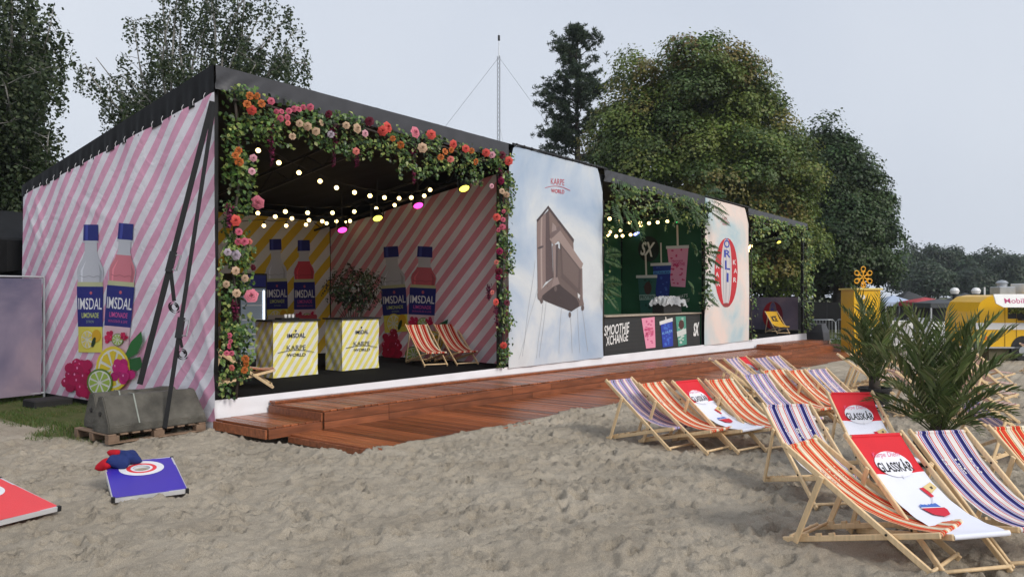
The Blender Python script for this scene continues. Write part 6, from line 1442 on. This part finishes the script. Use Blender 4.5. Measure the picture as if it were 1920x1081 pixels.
# distant wood on the right
FAR = [(.030, .052, .026), (.040, .064, .032), (.052, .076, .040)]
for i, (px, top, w, D, lab) in enumerate([(1700, 462, 34, 150, 'far tree left of the wood, half behind the dark maple'), (1728, 472, 30, 170, 'far tree second from the left in the wood'), (1757, 463, 30, 155, 'tall far tree in the left half of the wood'), (1787, 468, 26, 165, 'far tree with a pointed top in the middle of the wood'), (1812, 486, 26, 150, 'low far tree in the dip of the wood'), (1850, 468, 38, 160, 'broadest far tree on the right of the wood'), (1890, 482, 30, 150, 'far tree right of the broadest one'), (1925, 490, 34, 155, 'far tree at the right edge of the wood'), (1740, 505, 40, 130, 'drooping pale tree in front of the wood'), (1960, 488, 36, 150, 'far tree just outside the right end of the wood'), (1830, 512, 40, 140, 'low front tree behind the trailer roof')]):
    broadleaf('far_tree', lab, px, D, [(px, top + (HORY - top) * .38, w * .8, (HORY - top) * .36), (px, top + (HORY - top) * .68, w, (HORY - top) * .36)], 80, 150, .52, FAR, [3, 3, 2], 40 + i, (1.1, 2.2), group='trees of the distant wood', trunk_r=.35)
# tall pine
def pine(label, px, D, top, seed):
    global rng; rng = np.random.default_rng(seed); R = random.Random(seed); base = at_d(px, HORY, D); base.z = 0; t = thing('pine_tree', label, 'tree', base); k = D / FPX; H = CAM.z + (HORY - top) * k
    m = MB(); m.tube([(0, 0, 0), (.1, 0, H * .5), (0, .1, H * .97)], [.32, .22, .03], 8); P = []; A = []; Rv = Vector((ST, -CT, 0)); Fv = Vector((CT, ST, 0))
    z = H * .34
    while z < H - .3:
        s = (z - H * .34) / (H * .66); L = (4.4 * (1 - s) ** .55 + .15) * (.80 + .26 * math.sin(z * 1.9)); 
        for q in range(R.randint(3, 5)):
            a = R.uniform(0, 2 * PI); l = L * R.uniform(.6, 1.1); d = Rv * math.cos(a) + Fv * math.sin(a); tilt = .05 + .9 * s; e = Vector((0, 0, z)) + d * l + Vector((0, 0, l * tilt)); pts = limb(m, (0, 0, z), e, .05 * (1 - .6 * s) + .01, .01, .06, 5, 4, R)
            for j in range(int(6 + l * 9)):
                w = R.uniform(.3, 1.0); c = Vector((0, 0, z)).lerp(e, w) + Vector((R.gauss(0, .22), R.gauss(0, .22), R.gauss(.05, .12)))
                for g in range(15): v = Vector((R.gauss(0, 1), R.gauss(0, 1), R.gauss(.55, .8))).normalized(); ln = R.uniform(.18, .34); P.append(c + v * ln * .5); A.append(v)
        z += R.uniform(.30, .55)
    n = len(P); leaf_cloud('needles', np.array([tuple(p) for p in P]), rng.normal(size=(n, 3)), rng.uniform(.22, .38, n), palette(n, [(.036, .062, .034), (.052, .082, .044), (.075, .105, .056)], [3, 3, 2]), M['leaf'], t, .16, axis=np.array([tuple(a) for a in A]))
    m.build('trunk', M['bark'], t, smooth=True)
pine('tall dark pine left of the huge maple', 1082, 52, 52, 21)
# birches
def birch(label, px, D, stems_, seed, n_str, ls, hang=(.8, 2.4), dens=34):
    """stems_: list of (base px, [(tip px, tip py)...]) given as branch ends in photo pixels"""
    global rng; rng = np.random.default_rng(seed); R = random.Random(seed); base = at_d(px, HORY, D); base.z = 0; t = thing('birch_tree', label, 'tree', base); m = MB(); Fv = Vector((CT, ST, 0)); P = []
    for (fx, fy, tips) in stems_:
        fork = at_d(fx, fy, D) - base; st = limb(m, (0, 0, 0), fork, .2, .11, .03, 6, 8, R)
        for (tx, ty) in tips:
            e = at_d(tx, ty, D + R.uniform(-2, 2)) - base; a = R.choice(st[3:]) if R.random() < .4 else fork; br = limb(m, a, e, .075, .015, .10, 10, 5, R)
            for j in range(n_str):
                s = br[R.randint(3, 10)]; d = Vector((R.gauss(0, 1), R.gauss(0, 1), R.gauss(.25, .3))).normalized() * R.uniform(.2, 1.15); s2 = s + d; m.tube([s, s + d * .5 + Vector((0, 0, .05)), s2], [.014, .009, .005], 4, cap=False)
                for h in range(3):
                    s3 = s.lerp(s2, R.uniform(.35, 1)) + Vector((R.gauss(0, .12), R.gauss(0, .12), 0)); hl = R.uniform(*hang) * .6; n = int(dens * hl * R.uniform(.5, 1.1)) + 4; w = np.linspace(0, 1, n)
                    q = np.array(s3)[None] + np.column_stack([R.gauss(0, .12) * w, R.gauss(0, .12) * w, -hl * w]) + rng.normal(0, .075, (n, 3)); P.append(q)
    P = np.concatenate(P); P = P[P[:, 2] > 1.0]; n = len(P); Nn = rng.normal(size=(n, 3)) + np.array([0, 0, .3])
    leaf_cloud('foliage', P, Nn, rng.uniform(ls * .7, ls * 1.25, n), palette(n, [(.034, .056, .022), (.054, .078, .030), (.078, .10, .042)], [4, 3, 1.5], .22), M['leaf'], t, .75)
    m.build('trunk', M['birch_bark'], t, smooth=True); return t
birch('tall airy birch behind the peak of the tent roof', 345, 31, [
    (330, 250, [(250, 40), (260, 110), (300, -60), (320, 20), (290, 160), (240, 180), (345, -120), (262, 205), (300, 90), (225, 140), (330, 110)]),
    (365, 230, [(380, -60), (410, 10), (430, 60), (390, 120), (445, -30), (360, 60), (350, -20), (420, 130), (400, -110), (455, 110)]),
    (420, 240, [(500, 0), (520, 50), (560, 90), (575, 120), (480, 120), (540, 30), (505, -70), (470, 40), (530, 110), (550, 60), (460, -60), (490, 90)]),
    (300, 270, [(180, 108), (160, 120), (205, 150), (225, 200), (245, 225)])], 31, 12, .13, (.7, 2.0), 24)
birch('dense drooping birch at the left edge of the view', -10, 21, [
    (-20, 300, [(20, 30), (60, 60), (95, 45), (40, 110), (80, 120), (105, 90), (10, 160), (60, 190), (-40, 60), (-60, 150), (30, 220), (75, 250), (0, 90), (50, 20), (20, -40), (-30, -60), (60, -30)]),
    (10, 330, [(70, 300), (40, 270), (85, 200), (20, 290), (60, 320), (90, 260), (5, 250)])], 33, 17, .11, (.9, 2.6), 32)

# ------------------------------------------------------------------ damp air over the whole place
def haze():
    m = bpy.data.materials.new('damp_air'); m.use_nodes = True; N = m.node_tree.nodes; N.clear(); o = N.new('ShaderNodeOutputMaterial'); v = N.new('ShaderNodeVolumePrincipled')
    v.inputs['Color'].default_value = (.82, .88, .95, 1); v.inputs['Density'].default_value = .0004; v.inputs['Anisotropy'].default_value = .2; m.node_tree.links.new(v.outputs[0], o.inputs['Volume'])
    h = MB().box(-120, 330, -130, 330, -1.6, 45).build('haze', m); tag(h, 'thin damp haze over the far wood', 'haze', kind='stuff')
haze()
